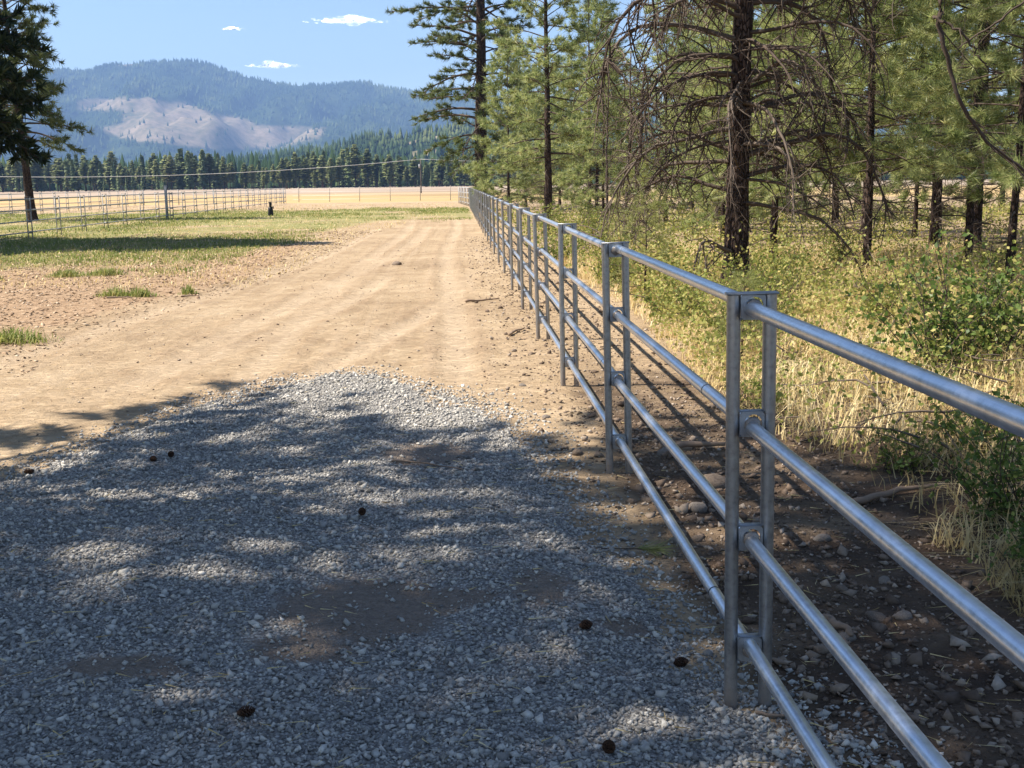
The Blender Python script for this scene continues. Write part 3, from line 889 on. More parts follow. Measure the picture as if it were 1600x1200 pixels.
# --- the pine off to the right whose limbs hang into the top corner
def right_pine():
    rg = np.random.default_rng(108)
    meshes = pine(109, 14.0, 0.17, 3.6, 2.7, 46, needle="needle", tuft_len=0.2, tuft_w=0.008, tuft_k=28, density=0.9)
    t = plant_tree("pine_tree", meshes[:2], 6.7, 10.2, 0.0, "pine beyond the right edge with one bare dark limb hanging into the corner", "tree")
    base = np.array([6.7, 10.2, 0.0])
    def cr(pts, r0, r1, name="hanging_limb", tw=8):
        pts = np.array(pts) - base
        tt = np.linspace(0, len(pts) - 1, 36)
        sm = np.stack([np.interp(tt, np.arange(len(pts)), pts[:, k]) for k in range(3)], -1)
        for _ in range(3):
            sm[1:-1] = (sm[:-2] + 2 * sm[1:-1] + sm[2:]) / 4
        sm += np.cumsum(rg.normal(0, 0.009, sm.shape), 0) + rg.normal(0, 0.006, sm.shape)
        b = MB()
        b.tube(sm, np.linspace(r0, r1, 36), 8, 0, rough=0.13, rg=rg)
        for k in range(tw):
            i = rg.integers(8, 34)
            d = unit(unit(sm[i + 1] - sm[i]) + rg.normal(0, 0.5, 3) + np.array([0.2, 0, -0.2]))
            dead_limb(b, sm[i], d, rg.uniform(0.25, 0.8), r1 * 0.7, rg, rg.uniform(0.3, 1.0), 4)
        link(name, b.mesh(name, M["limb"]), t)
    cr([(6.7, 10.2, 4.3), (5.6, 9.8, 4.6), (4.5, 9.5, 4.35), (3.95, 9.5, 3.85), (3.84, 9.5, 3.1), (3.83, 9.5, 2.8), (3.96, 9.5, 2.45), (4.08, 9.5, 2.14), (4.48, 9.5, 1.78), (4.71, 9.5, 1.62), (5.05, 9.5, 1.45)], 0.030, 0.009, tw=14)
    cr([(3.87, 9.5, 2.95), (3.98, 9.45, 2.83), (4.12, 9.42, 2.70), (4.22, 9.40, 2.52), (4.36, 9.4, 2.42)], 0.013, 0.005, tw=3)
    cr([(6.7, 10.2, 3.4), (6.0, 10.0, 3.5), (5.2, 9.9, 3.35), (4.6, 9.8, 3.0), (4.2, 9.8, 2.75)], 0.02, 0.006, tw=6)
    return t
right_pine()

# --- the roadside wood behind the fence
v_a = pine(120, 14.5, 0.17, 2.4, 2.7, 92, needle="needle_lite", tuft_len=0.30, tuft_w=0.030, tuft_k=14, dead=18, dead_z=(0.6, 3.4), dead_L=(0.8, 1.9), shape=0.45, density=1.1)
v_b = pine(121, 12.0, 0.11, 1.9, 2.6, 86, needle="needle_lite", tuft_len=0.30, tuft_w=0.030, tuft_k=14, dead=18, dead_z=(0.5, 3.0), dead_L=(0.7, 1.8), shape=0.45, density=1.1)
v_c = pine(122, 8.5, 0.085, 0.7, 2.3, 84, needle="needle_lite", tuft_len=0.28, tuft_w=0.030, tuft_k=14, dead=12, dead_z=(0.3, 2.0), dead_L=(0.6, 1.5), shape=0.5, density=1.1)
v_d = pine(123, 16.0, 0.135, 2.9, 2.8, 84, needle="needle", tuft_len=0.26, tuft_w=0.020, tuft_k=18, dead=34, dead_z=(0.4, 4.2), dead_L=(0.8, 2.1), shape=0.45, deadr=0.02, density=1.1)
ORD = ["first", "second", "third", "fourth", "fifth", "sixth", "seventh", "eighth", "ninth", "tenth", "eleventh", "twelfth", "thirteenth", "fourteenth", "fifteenth", "sixteenth", "seventeenth", "eighteenth", "nineteenth", "twentieth",
       "twenty-first", "twenty-second", "twenty-third", "twenty-fourth", "twenty-fifth", "twenty-sixth", "twenty-seventh", "twenty-eighth", "twenty-ninth", "thirtieth", "thirty-first", "thirty-second", "thirty-third", "thirty-fourth", "thirty-fifth", "thirty-sixth", "thirty-seventh", "thirty-eighth", "thirty-ninth", "fortieth", "forty-first"]
plant_tree("pine_tree", v_a, 3.75, 48.0, 1.0, "straight pine with bushy green crown halfway along the fence", "tree")
plant_tree("pine_tree", v_c, 2.65, 60.0, 2.0, "slender twiggy pine growing close behind the far fence posts", "tree")
plant_tree("pine_tree", v_d, 9.7, 27.2, 0.4, "dark pine trunk standing before the bright gap to the field", "tree")
plant_tree("pine_tree", v_d, 11.9, 28.4, 2.6, "dark pine trunk right of the bright gap, behind the tangled limbs", "tree")
plant_tree("pine_tree", v_b, 11.2, 24.6, 4.4, "near dark pine trunk above the shrubs at the right", "tree")
plant_tree("pine_tree", v_b, 11.5, 35.0, 0.9, "pine trunk directly left of the bright gap, half hidden by dead twigs", "tree")
wood = [(5.0, 66, 'c', 1.0), (6.6, 58, 'b', 1.0), (5.4, 43, 'c', 0.75), (8.4, 70, 'b', 1.05), (7.2, 40, 'c', 0.9), (10.4, 46, 'b', 1.0), (13.4, 66, 'b', 1.1),
        (9.2, 36.5, 'c', 0.95), (14.2, 47, 'c', 1.1), (16.5, 58, 'a', 1.0), (21.6, 62, 'a', 1.05), (25.5, 57, 'a', 1.0), (28.6, 60, 'b', 1.1),
        (21.0, 38.5, 'b', 1.0), (31.5, 56, 'a', 1.0), (18.6, 31, 'c', 1.05), (16.2, 27, 'b', .95), (29.5, 49, 'c', 1.1), (14.4, 21.5, 'c', .9), (33.5, 64, 'b', 1.1), (24.0, 36, 'c', 1.1), (4.6, 78, 'c', 1.1), (7.4, 84, 'c', 1.2), (11.0, 80, 'c', 1.2), (15.2, 76, 'c', 1.2), (20.0, 78, 'c', 1.2), (7.6, 33, 'c', .8), (19.5, 27.5, 'c', 1.0), (38, 74, 'c', 1.3), (12.6, 31.5, 'c', .8)]
wood.sort(key=lambda q: q[0] / q[1])
for i, (x, y, kd, s) in enumerate(wood):
    ms = {'a': v_a, 'b': v_b, 'c': v_c}[kd]
    what = {'a': "green pine", 'b': "green pine", 'c': "small bushy pine"}[kd]
    plant_tree("pine_tree", ms, x, y, i * 1.7, f"{what} in the wood behind the fence, {ORD[i]} from the old tall pine", "tree", "pines of the roadside wood", s)
v_e = pine(124, 10.5, 0.075, 1.6, 2.5, 90, needle="needle_lite", tuft_len=0.22, tuft_w=0.014, tuft_k=22, dead=14, dead_z=(0.4, 2.6), dead_L=(0.6, 1.6), shape=0.4, density=1.2)
plant_tree("pine_tree", v_e, 7.1, 19.8, 0.0, "slim pine with pale feathery boughs between tangled pine and bright gap", "tree")
plant_tree("pine_tree", v_e, 9.5, 21.2, 2.2, "slim pine with pale feathery boughs right of the bright gap", "tree")
plant_tree("pine_tree", v_e, 8.1, 16.6, 4.0, "slim feathery pine close to the right edge behind the hanging limb", "tree", s=0.9)
plant_tree("pine_tree", v_e, 6.2, 22.5, 5.1, "slim feathery pine directly right of the tangled pine's trunk", "tree", s=1.05)
# thin poles
def sapling(seed, H, r, lean, x, y, label):
    rg = np.random.default_rng(seed)
    tp = trunk_path(H, rg, lean, 0.03, 12)
    b = MB(); b.tube(tp, np.linspace(r, r * 0.3, 12), 7, rough=0.05, rg=rg)
    d = MB()
    for i in range(16):
        z = rg.uniform(0.4, H * 0.95); a = rg.uniform(0, 6.28)
        p = np.array([np.interp(z, tp[:, 2], tp[:, 0]), np.interp(z, tp[:, 2], tp[:, 1]), z])
        dead_limb(d, p, (math.cos(a), math.sin(a), 0.3), rg.uniform(0.4, 1.2), 0.010, rg, 1.0, 6)
    t = empty("dead_sapling", (x, y, float(gz(x, y)) - 0.03))
    tag(t, label, "tree", "dead saplings in the wood")
    link("trunk", b.mesh("trunk", M["bark_grey"], smooth=True), t)
    tag(link("dead_twigs", d.mesh("dead_twigs", M["dead"]), t), kind="stuff")
sapling(131, 5.2, 0.055, (-0.01, 0), 4.7, 36.5, "thin straight dead sapling left of the tangled pine")
sapling(132, 4.6, 0.075, (0.08, 0), 4.55, 30.0, "pale leaning dead sapling next to the tangled pine")
sapling(133, 4.2, 0.045, (0.03, 0), 3.3, 23.0, "thin twiggy dead sapling in front of the tangled pine")

# --- conifers along the far side of the hay field
def far_conifer(seed, H, r, kind):
    rg = np.random.default_rng(seed)
    b = MB(); b.tube([(0, 0, -0.3), (0, 0, H * 0.5), (0, 0, H * 0.97)], [H * 0.016, H * 0.010, 0.03], 5, cap=False)
    trunk = b.mesh("trunk", M["bark"])
    c = MB()
    n = 620
    t = rg.uniform(0, 1, n) ** 0.85
    zb = 0.08 if kind == 0 else 0.24
    z = H * (zb + (1 - zb) * t)
    prof = (1 - t) ** 0.85 if kind == 0 else np.sin(np.clip((t * 0.86 + 0.14), 0, 1) * np.pi) ** 0.6 * (1 - 0.25 * t)
    rad = r * (prof * rg.uniform(0.55, 1.1, n) + 0.04)
    a = rg.uniform(0, 2 * np.pi, n)
    q = rg.uniform(0.25, 1.0, n)
    p0 = np.stack([np.cos(a) * rad * (q - 0.55).clip(0), np.sin(a) * rad * (q - 0.55).clip(0), z + 0.02 * H], -1)
    p1 = np.stack([np.cos(a) * rad * q, np.sin(a) * rad * q, z - (0.035 if kind == 0 else -0.004) * H * rg.uniform(0.3, 1.5, n)], -1)
    wdt = (0.034 * H * rg.uniform(0.6, 1.5, n))[:, None]
    sd = np.stack([-np.sin(a), np.cos(a), rg.uniform(-0.5, 0.5, n)], -1) * wdt
    v = np.stack([p0, (p0 + p1) / 2 + sd, p1, (p0 + p1) / 2 - sd], 1)
    c.add(v.reshape(-1, 3), np.arange(n * 4).reshape(-1, 4))
    return trunk, c.mesh("crown", M["needle_far"] if kind else M["needle_far_b"])
fc = [far_conifer(200 + i, 17.0, [2.9, 3.6, 3.3, 4.2, 3.0, 3.8][i], 0 if i in (0, 4) else 1) for i in range(6)]
rg = np.random.default_rng(31)
spots = [(x, 500) for x in np.arange(-228, 46, 2.75)] + [(x, 524) for x in np.arange(-236, 46, 3.0)] + [(x, 548) for x in np.arange(-244, 46, 5.6)] + [(x, 505) for x in np.arange(50, 260, 7.5)]
for i, (x, y) in enumerate(spots):
    xx = x + rg.normal(0, 1.2)
    yy = y + rg.uniform(-10, 10) + 0.02 * xx
    sc = 0.84 * (0.60 + 0.55 * vnoise(np.array(xx / 14.0), np.array(y / 9.0), 5) + rg.uniform(-0.16, 0.16)) * (1.10 if -75 < xx < 0 else 1.0)
    ms = fc[rg.integers(0, 6)]
    t = empty("conifer", (xx, yy, -0.1), rg.uniform(0, 6))
    t.scale = (sc * rg.uniform(1.0, 1.6), sc * rg.uniform(1.0, 1.6), sc)
    tag(t, "conifer in the dark belt of trees along the far side of the hay field", "tree", "conifer belt beyond the hay field")
    link("trunk", ms[0], t); link("crown", ms[1], t)
for i in range(26):
    xx = rg.uniform(-200, 60); yy = 478 + rg.uniform(-6, 4); sc = rg.uniform(0.32, 0.55)
    ms = fc[(i % 3) * 2]
    t = empty("conifer", (xx, yy, -0.1), rg.uniform(0, 6))
    t.scale = (sc, sc, sc)
    tag(t, "young low conifer at the field edge of the tree belt", "tree", "young conifers before the belt")
    link("trunk", ms[0], t); link("crown", ms[1], t)
n = 1500
bx = rg.uniform(-420, 420, n); by = rg.uniform(565, 680, n)
hh = rg.uniform(12, 19, n) * (0.85 + 0.3 * vnoise(bx / 30, by / 30, 8))
belt = link("conifer_forest", spikes(np.stack([bx, by, np.full(n, -0.5)], -1), hh, hh * 0.17, rg, 2, 6).mesh("conifer_forest", M["mforest"]))
tag(belt, "dense dark conifer forest behind the front row of the far tree belt", kind="stuff")

# ================================================================== pipe fence along the track
FX0, FXW, FY0, FS, FH = 0.8375, 0.1556, 3.4922, 3.0134, 1.355
RAIL_Z = [1.312, 0.945, 0.575, 0.203]
FXM = FX0 + FXW / 2
LEGR, RAILR = 0.0215, 0.0225
def leg_mesh():
    b = MB()
    b.tube([(0, 0, z) for z in (-0.25, 0.0, 0.4, 0.9, FH - 0.004)], LEGR, 20)
    return b.mesh("leg", M["galv_post"], smooth=False, smooth_mats=None)
def shade_auto(me, ang=40):
    me.polygons.foreach_set("use_smooth", np.ones(len(me.polygons), bool))
    try:
        me.set_sharp_from_angle(angle=R(ang))
    except Exception:
        pass
    return me
leg_me = shade_auto(leg_mesh())
b = MB(); b.box((-FXW / 2 - 0.001, -LEGR - 0.002, FH - 0.004), (FXW / 2 + 0.001, LEGR + 0.002, FH + 0.003))
cap_me = b.mesh("top_cap", M["plate"])
def bracket_mesh():
    """bent plate between the legs with a hole the rail slides through"""
    b = MB()
    hw = FXW / 2 - 2 * LEGR + 0.004
    hh = 0.040
    k = 24
    th = np.linspace(0, 2 * np.pi, k, endpoint=False) + np.pi / k
    c, s = np.cos(th), np.sin(th)
    sq = 1 / np.maximum(np.abs(c), np.abs(s))
    for y, flip in ((-0.020, False), (-0.0165, True)):
        outer = np.stack([c * sq * hw, np.full(k, y), s * sq * hh], -1)
        inner = np.stack([c * 0.0275 + 0.004, np.full(k, y), s * 0.0275 + 0.003], -1)
        j = np.arange(k); j2 = (j + 1) % k
        f = np.stack([j, j2, k + j2, k + j], -1)
        if flip: f = f[:, ::-1]
        b.add(np.concatenate([outer, inner]), f)
    b.box((-hw, -0.0165, hh - 0.003), (hw, 0.018, hh))
    b.box((-hw, -0.0165, -hh), (hw, 0.018, -hh + 0.003))
    return b.mesh("bracket", M["plate"])
br_me = bracket_mesh()
b = MB(); b.tube([(0, y, 0) for y in (0, 0.001, FS * 0.5, FS - 0.001, FS)], RAILR, 20)
rail_me = shade_auto(b.mesh("rail", M["galv"]))
b = MB(); b.tube([(0, -0.0035, 0), (0, 0.0035, 0)], RAILR + 0.0008, 20)
ring_me = b.mesh("joint_ring", M["weld"])
b = MB(); b.tube([(0, -0.04, 0), (0, 0.0, 0)], RAILR + 0.0016, 20)
sleeve_me = b.mesh("sleeve", M["galv"])

b = MB(); b.tube([(0, 0.004, 0), (0, 0, 0), (0, -0.007, 0)], [RAILR + 0.004, RAILR + 0.0045, RAILR + 0.0005], 20, rough=0.06, rg=np.random.default_rng(5))
bead_me = b.mesh("weld_bead", M["galv_post"])
pf = empty("pipe_fence", (FXM, FY0, 0))
tag(pf, "galvanized four-rail pipe fence with double-leg posts running along the dirt track", "fence")
NP = 27
rg = np.random.default_rng(51)
base_z = []
for i in range(-1, NP):
    p = empty("post", (0, i * FS, 0), 0, pf)
    p.rotation_euler = (rg.normal(0, 0.004), -0.018 + rg.normal(0, 0.004), 0)
    for sx in (-1, 1):
        link("leg", leg_me, p, (sx * (FXW / 2 - LEGR), 0, 0))
    link("top_cap", cap_me, p)
    for z in RAIL_Z:
        link("bracket", br_me, p, (0, 0, z + 0.003))
        if i < 5:
            link("weld_bead", bead_me, p, (0.002, -0.021, z))
for i in range(-1, NP - 1):
    for k, z in enumerate(RAIL_Z):
        lx = -0.018 * z
        r = link("rail", rail_me, pf, (lx + 0.002 + rg.normal(0, 0.002), i * FS, z + rg.normal(0, 0.004)), (rg.normal(0, 0.0012), 0, rg.normal(0, 0.0012)))
        if 0 <= i < 6 and (i + k) % 4 != 2:
            jy = [[0.35, 1.9, 2.6, 1.2], [0.45, 0.62, 2.95, 0.62], [2.55, 2.2, 2.4, 1.9]][i % 3][(k + i) % 4]
            if i == 0: jy = [2.72, 0.62, 2.4, 0.50][k]
            link("joint_ring", ring_me, r, (0, jy, 0))

# the short closing stretch at its far end, angled across
ge = empty("pipe_gate", (0.95, FY0 + (NP - 1) * FS + 0.4, 0), 0.0)
tag(ge, "short angled pipe panel closing off the far end of the fence", "gate")
gdir = np.array([-0.75, 13.5]); gl = np.linalg.norm(gdir); gang = math.atan2(-gdir[0], gdir[1])
for j in range(5):
    for sx in (-0.057, 0.057):
        b = MB(); b.tube([(0, 0, -0.2), (0, 0, FH)], 0.03, 8)
        link("post_leg", b.mesh("post_leg", M["galv_far"]), ge, (gdir[0] * j / 4 + sx, gdir[1] * j / 4, 0))
for z in RAIL_Z:
    b = MB(); b.tube([(0, 0, 0), (0, gl, 0)], 0.03, 8)
    link("rail", b.mesh("rail", M["galv_far"]), ge, (0, 0, z), (0, 0, gang))

# ================================================================== corral in the field
def run_fence(name, a, b_, label, spacing=3.05, rr=0.021, skip=()):
    a = np.array(a, float); b_ = np.array(b_, float)
    L = np.linalg.norm(b_ - a); n = int(round(L / spacing)); u = (b_ - a) / L
    ang = math.atan2(-u[0], u[1])
    t = empty(name, (a[0], a[1], 0), ang)
    tag(t, label, "fence", "corral fences in the field")
    m = MB()
    for s in (-1, 1):
        m.tube([(s * 0.075, 0, -0.2), (s * 0.075, 0, 1.40)], rr, 7)
    m.box((-0.10, -0.03, 1.398), (0.10, 0.03, 1.412))
    for z in RAIL_Z:
        m.box((-0.06, -0.03, z - 0.03), (0.06, 0.03, z + 0.05))
    post_me = m.mesh("post", M["galv_far"])
    m = MB(); m.tube([(0, 0, 0), (0, L / n, 0)], rr, 7, cap=False)
    rl = m.mesh("rail", M["galv_far"])
    for i in range(n + 1):
        link("post", post_me, t, (0, i * L / n, float(gz(*(a + u * i * L / n)))), (0, 0, 0))
        if i < n:
            for z in RAIL_Z:
                link("rail", rl, t, (0, i * L / n, z + 0.02))
    return t
run_fence("corral_fence", (-14.45, 34.2), (-15.7, 107.4), "galvanized rail fence on the corral's near side, facing the dirt track")
run_fence("corral_fence", (-26.5, 60.0), (-29.0, 109.0), "galvanized rail fence on the far side of the corral, behind the lone pine")
run_fence("corral_fence", (-29.0, 109.6), (-16.0, 108.4), "rail fence across the distant end of the corral")
gp = MB(); gp.tube([(0, 0, -0.3), (0, 0, 1.72)], 0.075, 12); gp.tube([(0, 0, 1.72), (0, 0, 1.75)], [0.078, 0.06], 12)
gpo = link("gate_post", gp.mesh("gate_post", M["galv_far"], smooth=False), None, (-15.3, 62.2, 0))
tag(gpo, "thick single steel gate post in the corral's near rail fence", "post")

# wire fence across the field
wf = empty("wire_fence", (-16.0, 114.5, 0))
tag(wf, "thin wire fence on steel stakes before the golden hay field", "fence")
m = MB(); m.tube([(0, 0, -0.2), (0, 0, 1.45)], 0.035, 6)
st_me = m.mesh("stake", M["tpost"])
for i in range(6):
    link("stake", st_me, wf, (0.6 + i * 2.95, 0.3 * (i % 2), 0), (0.02 * (-1) ** i, 0.015, 0))
for z in (0.25, 0.62, 1.0, 1.32):
    m = MB(); m.tube([(0.0, 0, z), (17.0, 0.2, z)], 0.011, 5)
    link("wire", m.mesh("wire", M["wire"]), wf)

# black standpipe in the grass
bs = empty("hydrant_post", (-10.45, 65.8, float(gz(-10.45, 65.8))))
tag(bs, "short black standpipe with a narrow top standing in the green grass", "hydrant")
m = MB(); m.tube([(0, 0, -0.05), (0, 0, 0.0), (0, 0, 0.30), (0, 0, 0.46), (0, 0, 0.50)], [0.17, 0.165, 0.14, 0.13, 0.05], 12)
link("sleeve", m.mesh("sleeve", M["black"]), bs)
m = MB(); m.tube([(0, 0, 0.48), (0, 0, 0.74)], 0.07, 10)
link("pipe", m.mesh("pipe", M["blackmetal"]), bs)
m = MB(); m.tube([(-0.02, 0, 0.73), (-0.02, 0, 0.77)], 0.085, 10)
link("head", m.mesh("head", M["blackmetal"]), bs)
m = MB(); m.tube([(0.05, 0, 0.46), (0.16, 0, 0.50), (0.17, 0, 0.40)], 0.03, 8)
link("spout", m.mesh("spout", M["blackmetal"]), bs)

# power line
PX = [(-113.0, 200.0), (-6.1, 200.0), (100.0, 204.0)]
for i, (x, y) in enumerate(PX[1:2]):
    t = empty("utility_pole", (x, y, 0))
    tag(t, "grey wooden utility pole standing in the hay field", "utility pole")
    m = MB(); m.tube([(0, 0, -0.5), (0, 0, 3), (0, 0, 5.6)], [0.11, 0.10, 0.09], 10)
    link("shaft", m.mesh("shaft", M["polewood"]), t)
    m = MB(); m.tube([(-0.22, -0.1, 4.2), (-0.22, -0.1, 4.85)], 0.12, 10)
    link("canister", m.mesh("canister", M["canister"]), t)
    m = MB(); m.tube([(0, 0, 5.55), (0, 0, 5.75)], [0.07, 0.05], 8)
    link("insulator", m.mesh("insulator", M["canister"]), t)
def catenary(a, b_, sag):
    t = np.linspace(0, 1, 40)[:, None]
    p = np.array(a)[None] * (1 - t) + np.array(b_)[None] * t
    p[:, 2] -= sag * 4 * t[:, 0] * (1 - t[:, 0])
    return p
m = MB(); m.tube(catenary((-113, 200, 5.7), (-6.1, 200, 5.7), 2.3), 0.032, 5)
tag(link("power_line", m.mesh("power_line", M["wire"])), "sagging pale power line strung left of the utility pole", "power line")
m = MB(); m.tube(catenary((-6.1, 200, 5.7), (60, 203, 5.2), 0.8), 0.028, 5)
tag(link("power_line", m.mesh("power_line", M["wire"])), "power line running right from the utility pole behind the old pine", "power line")

# ================================================================== stones, gravel, litter
OCT_V = np.array([(1, 0, 0), (0, 1, 0), (-1, 0, 0), (0, -1, 0), (0, 0, 1), (0, 0, -1)], float)
OCT_F = np.array([(0, 1, 4), (1, 2, 4), (2, 3, 4), (3, 0, 4), (1, 0, 5), (2, 1, 5), (3, 2, 5), (0, 3, 5)])
def scatter_stones(pos, rad, rg, flat=(0.55, 0.9), elong=(0.7, 1.4), jit=0.28, lay=0.35):
    n = len(pos)
    v = OCT_V[None] + rg.normal(0, jit, (n, 6, 3))
    v = v * np.stack([rg.uniform(*elong, n), rg.uniform(0.8, 1.15, n), rg.uniform(*flat, n)], -1)[:, None, :]
    a = rg.uniform(0, 2 * np.pi, n); tx = rg.normal(0, lay, n); ty = rg.normal(0, lay, n)
    ca, sa = np.cos(a), np.sin(a)
    x, y, z = v[..., 0], v[..., 1], v[..., 2]
    y, z = y * np.cos(tx)[:, None] - z * np.sin(tx)[:, None], y * np.sin(tx)[:, None] + z * np.cos(tx)[:, None]
    x, z = x * np.cos(ty)[:, None] + z * np.sin(ty)[:, None], -x * np.sin(ty)[:, None] + z * np.cos(ty)[:, None]
    x, y = x * ca[:, None] - y * sa[:, None], x * sa[:, None] + y * ca[:, None]
    v = np.stack([x, y, z], -1) * rad[:, None, None] + pos[:, None, :]
    b = MB()
    b.add(v.reshape(-1, 3), (OCT_F[None] + 6 * np.arange(n)[:, None, None]).reshape(-1, 3))
    return b
def in_view(x, y, pad=0.3):
    return (y > 2.7) & (x > -0.415 * y - pad) & (x < 0.50 * y + pad)

rg = np.random.default_rng(61)
N = 185000
y = 2.7 + (11.0 - 2.7) * rg.uniform(0, 1, N) ** 1.75
x = rg.uniform(-4.4, 1.45, N)
sd = gravel_sd(x, y)
du = dust_field(x, y) + 0.5 * (fbm(x * 6, y * 6, 3, 81) - 0.5)
k = in_view(x, y) & (sd + 0.13 * rg.normal(0, 1, N) > -0.02) & (rg.uniform(0, 1, N) > np.clip(du * 1.7 - 0.24, 0, 0.93))
x, y = x[k], y[k]
rad = np.exp(rg.normal(math.log(0.0061), 0.45, len(x))).clip(0.003, 0.018) * (1 + 0.028 * (y - 3).clip(0, 8))
g = link("gravel", scatter_stones(np.stack([x, y, surf(x, y) + rad * 0.30], -1), rad, rg).mesh("gravel", M["gravel"]))
tag(g, "loose crushed grey gravel stones covering the drive", kind="stuff")

# pebbles and clods on the track and under the fence
N = 19000
y = 2.8 + 34 * rg.uniform(0, 1, N) ** 2.0
x = np.where(rg.uniform(0, 1, N) < 0.62, rg.normal(1.35, 0.55, N), rg.uniform(-4.5, 1.2, N))
k = in_view(x, y) & (gravel_sd(x, y) < 0.03) & (x < np.interp(y, GE_Y, GE_X) + 0.3)
x, y = x[k], y[k]
x2 = rg.uniform(0.95, 2.3, 4500); y2 = 2.9 + 6 * rg.uniform(0, 1, 4500) ** 1.2
k = (gravel_sd(x2, y2) < 0.02) & in_view(x2, y2)
x, y = np.concatenate([x, x2[k]]), np.concatenate([y, y2[k]])
rad = np.exp(rg.normal(math.log(0.0075), 0.55, len(x))).clip(0.003, 0.035) * (1 + 0.012 * y)
k = ((rad < 0.018) & (rg.uniform(0, 1, len(x)) < 0.35)) | (x > 0.2)
x, y, rad = x[k], y[k], rad[k]
p = link("pebbles", scatter_stones(np.stack([x, y, gz(x, y) + rad * 0.2], -1), rad, rg, (0.45, 0.8)).mesh("pebbles", M["pebble"]))
tag(p, "small brown pebbles and clods scattered along the track and fence", kind="stuff")

# bark chips and litter on the left verge
N = 17000
y = 10.5 + 32 * rg.uniform(0, 1, N) ** 1.4
x = np.interp(y, LB_Y, LB_X) + 0.5 - rg.uniform(0, 1, N) ** 0.8 * 9
k = in_view(x, y)
x, y = x[k], y[k]
rad = rg.uniform(0.008, 0.022, len(x)) * (1 + 0.015 * y)
c = link("bark_litter", scatter_stones(np.stack([x, y, gz(x, y) + 0.006], -1), rad, rg, (0.12, 0.3), (1.2, 2.6), 0.2, 0.25).mesh("bark_litter", M["chip"]))
tag(c, "shredded bark and wood chips strewn left of the track", kind="stuff")

# single stones one can point at
def stone_mesh(seed, mat):
    rg = np.random.default_rng(seed)
    me = bpy.data.meshes.new("stone")
    import bmesh
    bm = bmesh.new()
    bmesh.ops.create_icosphere(bm, subdivisions=2, radius=1.0)
    dirs = rg.normal(size=(6, 3)); dirs = unit(dirs); cut = rg.uniform(0.72, 0.95, 6)
    for v in bm.verts:
        c = np.array(v.co)
        for d, q in zip(dirs, cut):
            s = c @ d
            if s > q: c = c - d * (s - q) * 0.85
        v.co = Vector(c * (1 + rg.normal(0, 0.02)))
    for f in bm.faces: f.smooth = True
    bm.to_mesh(me); bm.free()
    me.materials.append(mat)
    return me
sm = [stone_mesh(300 + i, M["rock"] if i % 2 else M["rock_grey"]) for i in range(6)]
STONES = [
    (1.30, 6.95, 0.10, 0, "flat half-buried brown stone just behind the second fence post"), (0.72, 7.0, 0.055, 1, "egg-shaped brown stone beside the second fence post on the gravel side"),
    (1.02, 7.15, 0.065, 2, "dark rounded stone between the second post's legs and the track"), (1.28, 7.35, 0.05, 3, "rounded stone behind the second bay's low rail"),
    (1.22, 9.35, 0.055, 0, "pale angular rock on sunlit dirt in the rails' shadow"), (1.40, 6.2, 0.12, 1, "largest flat stone under the rails of the second bay"),
    (1.22, 5.75, 0.075, 4, "smooth round stone beneath the lowest rail of the second bay"), (1.02, 5.25, 0.055, 2, "pair-leading brown stone left of the nearest post under the low rail"),
    (1.12, 5.28, 0.045, 5, "small grey stone under the low rail near the nearest post"), (1.62, 4.25, 0.055, 3, "grey oval stone in shaded soil right of the nearest post"),
    (1.72, 4.22, 0.048, 4, "light oval stone next to the grey one in shaded soil"), (1.58, 4.55, 0.04, 5, "small stone in shade right of the nearest post, further back"),
    (1.43, 4.05, 0.045, 2, "tan flat stone beside the splintered wood in shade"), (1.78, 4.6, 0.04, 0, "small pale stone in shaded soil near the grass edge"),
    (1.95, 4.35, 0.04, 3, "rounded stone by the upright splinter in the shade"), (1.34, 4.4, 0.045, 1, "white-flecked stone close behind the nearest fence post"),
    (0.98, 5.9, 0.05, 3, "cobble at the gravel's edge under the second bay"), (1.70, 5.2, 0.05, 0, "brown stone near the grass under the upper rails"),
    (0.55, 11.6, 0.045, 5, "brown clod on the sunlit verge left of the third post"), (0.52, 9.6, 0.04, 4, "small tan stone at the corner between gravel and dirt"),
    (0.62, 8.25, 0.045, 2, "stone on the gravel's shaded corner beside the fence"), (-1.3, 24.5, 0.15, 1, "dark lump of wood-brown rock alone on the dirt track"),
]
for i, (x, y, r, k, lab) in enumerate(STONES):
    r = r * 0.78
    o = link("stone", sm[k], None, (x, y, float(surf(x, y)) + r * 0.10), (0.1 * (i % 3), 0.12 * (i % 2), i * 1.3), (r * 1.2, r * 0.85, r * 0.62))
    tag(o, lab, "stone")

# pine cones
def cone_mesh(seed):
    rg = np.random.default_rng(seed)
    b = MB()
    n = 74
    i = np.arange(n); t = (i + 0.5) / n
    a = i * 2.39996
    rr = 0.026 * np.sin(np.pi * (0.12 + 0.86 * t)) ** 0.8
    z = 0.072 * t
    d = np.stack([np.cos(a), np.sin(a), np.full(n, 0.25)], -1)
    p = np.stack([np.cos(a) * rr * 0.35, np.sin(a) * rr * 0.35, z], -1)
    e = np.stack([np.cos(a) * rr, np.sin(a) * rr, z + 0.006], -1)
    s = np.stack([-np.sin(a), np.cos(a), np.zeros(n)], -1) * (0.0085 * (0.6 + rr / 0.026 * 0.5))[:, None]
    up = np.array([0, 0, 0.004])
    v = np.stack([p, e - s, e + s, e + up * 1.0 + d * 0.002], 1)
    f = np.array([(0, 1, 2), (0, 3, 1), (0, 2, 3), (1, 3, 2)])
    b.add(v.reshape(-1, 3), (f[None] + 4 * i[:, None, None]).reshape(-1, 3))
    b.tube([(0, 0, 0), (0, 0, 0.03), (0, 0, 0.068)], [0.011, 0.014, 0.004], 8)
    return b.mesh("pine_cone", M["cone"])
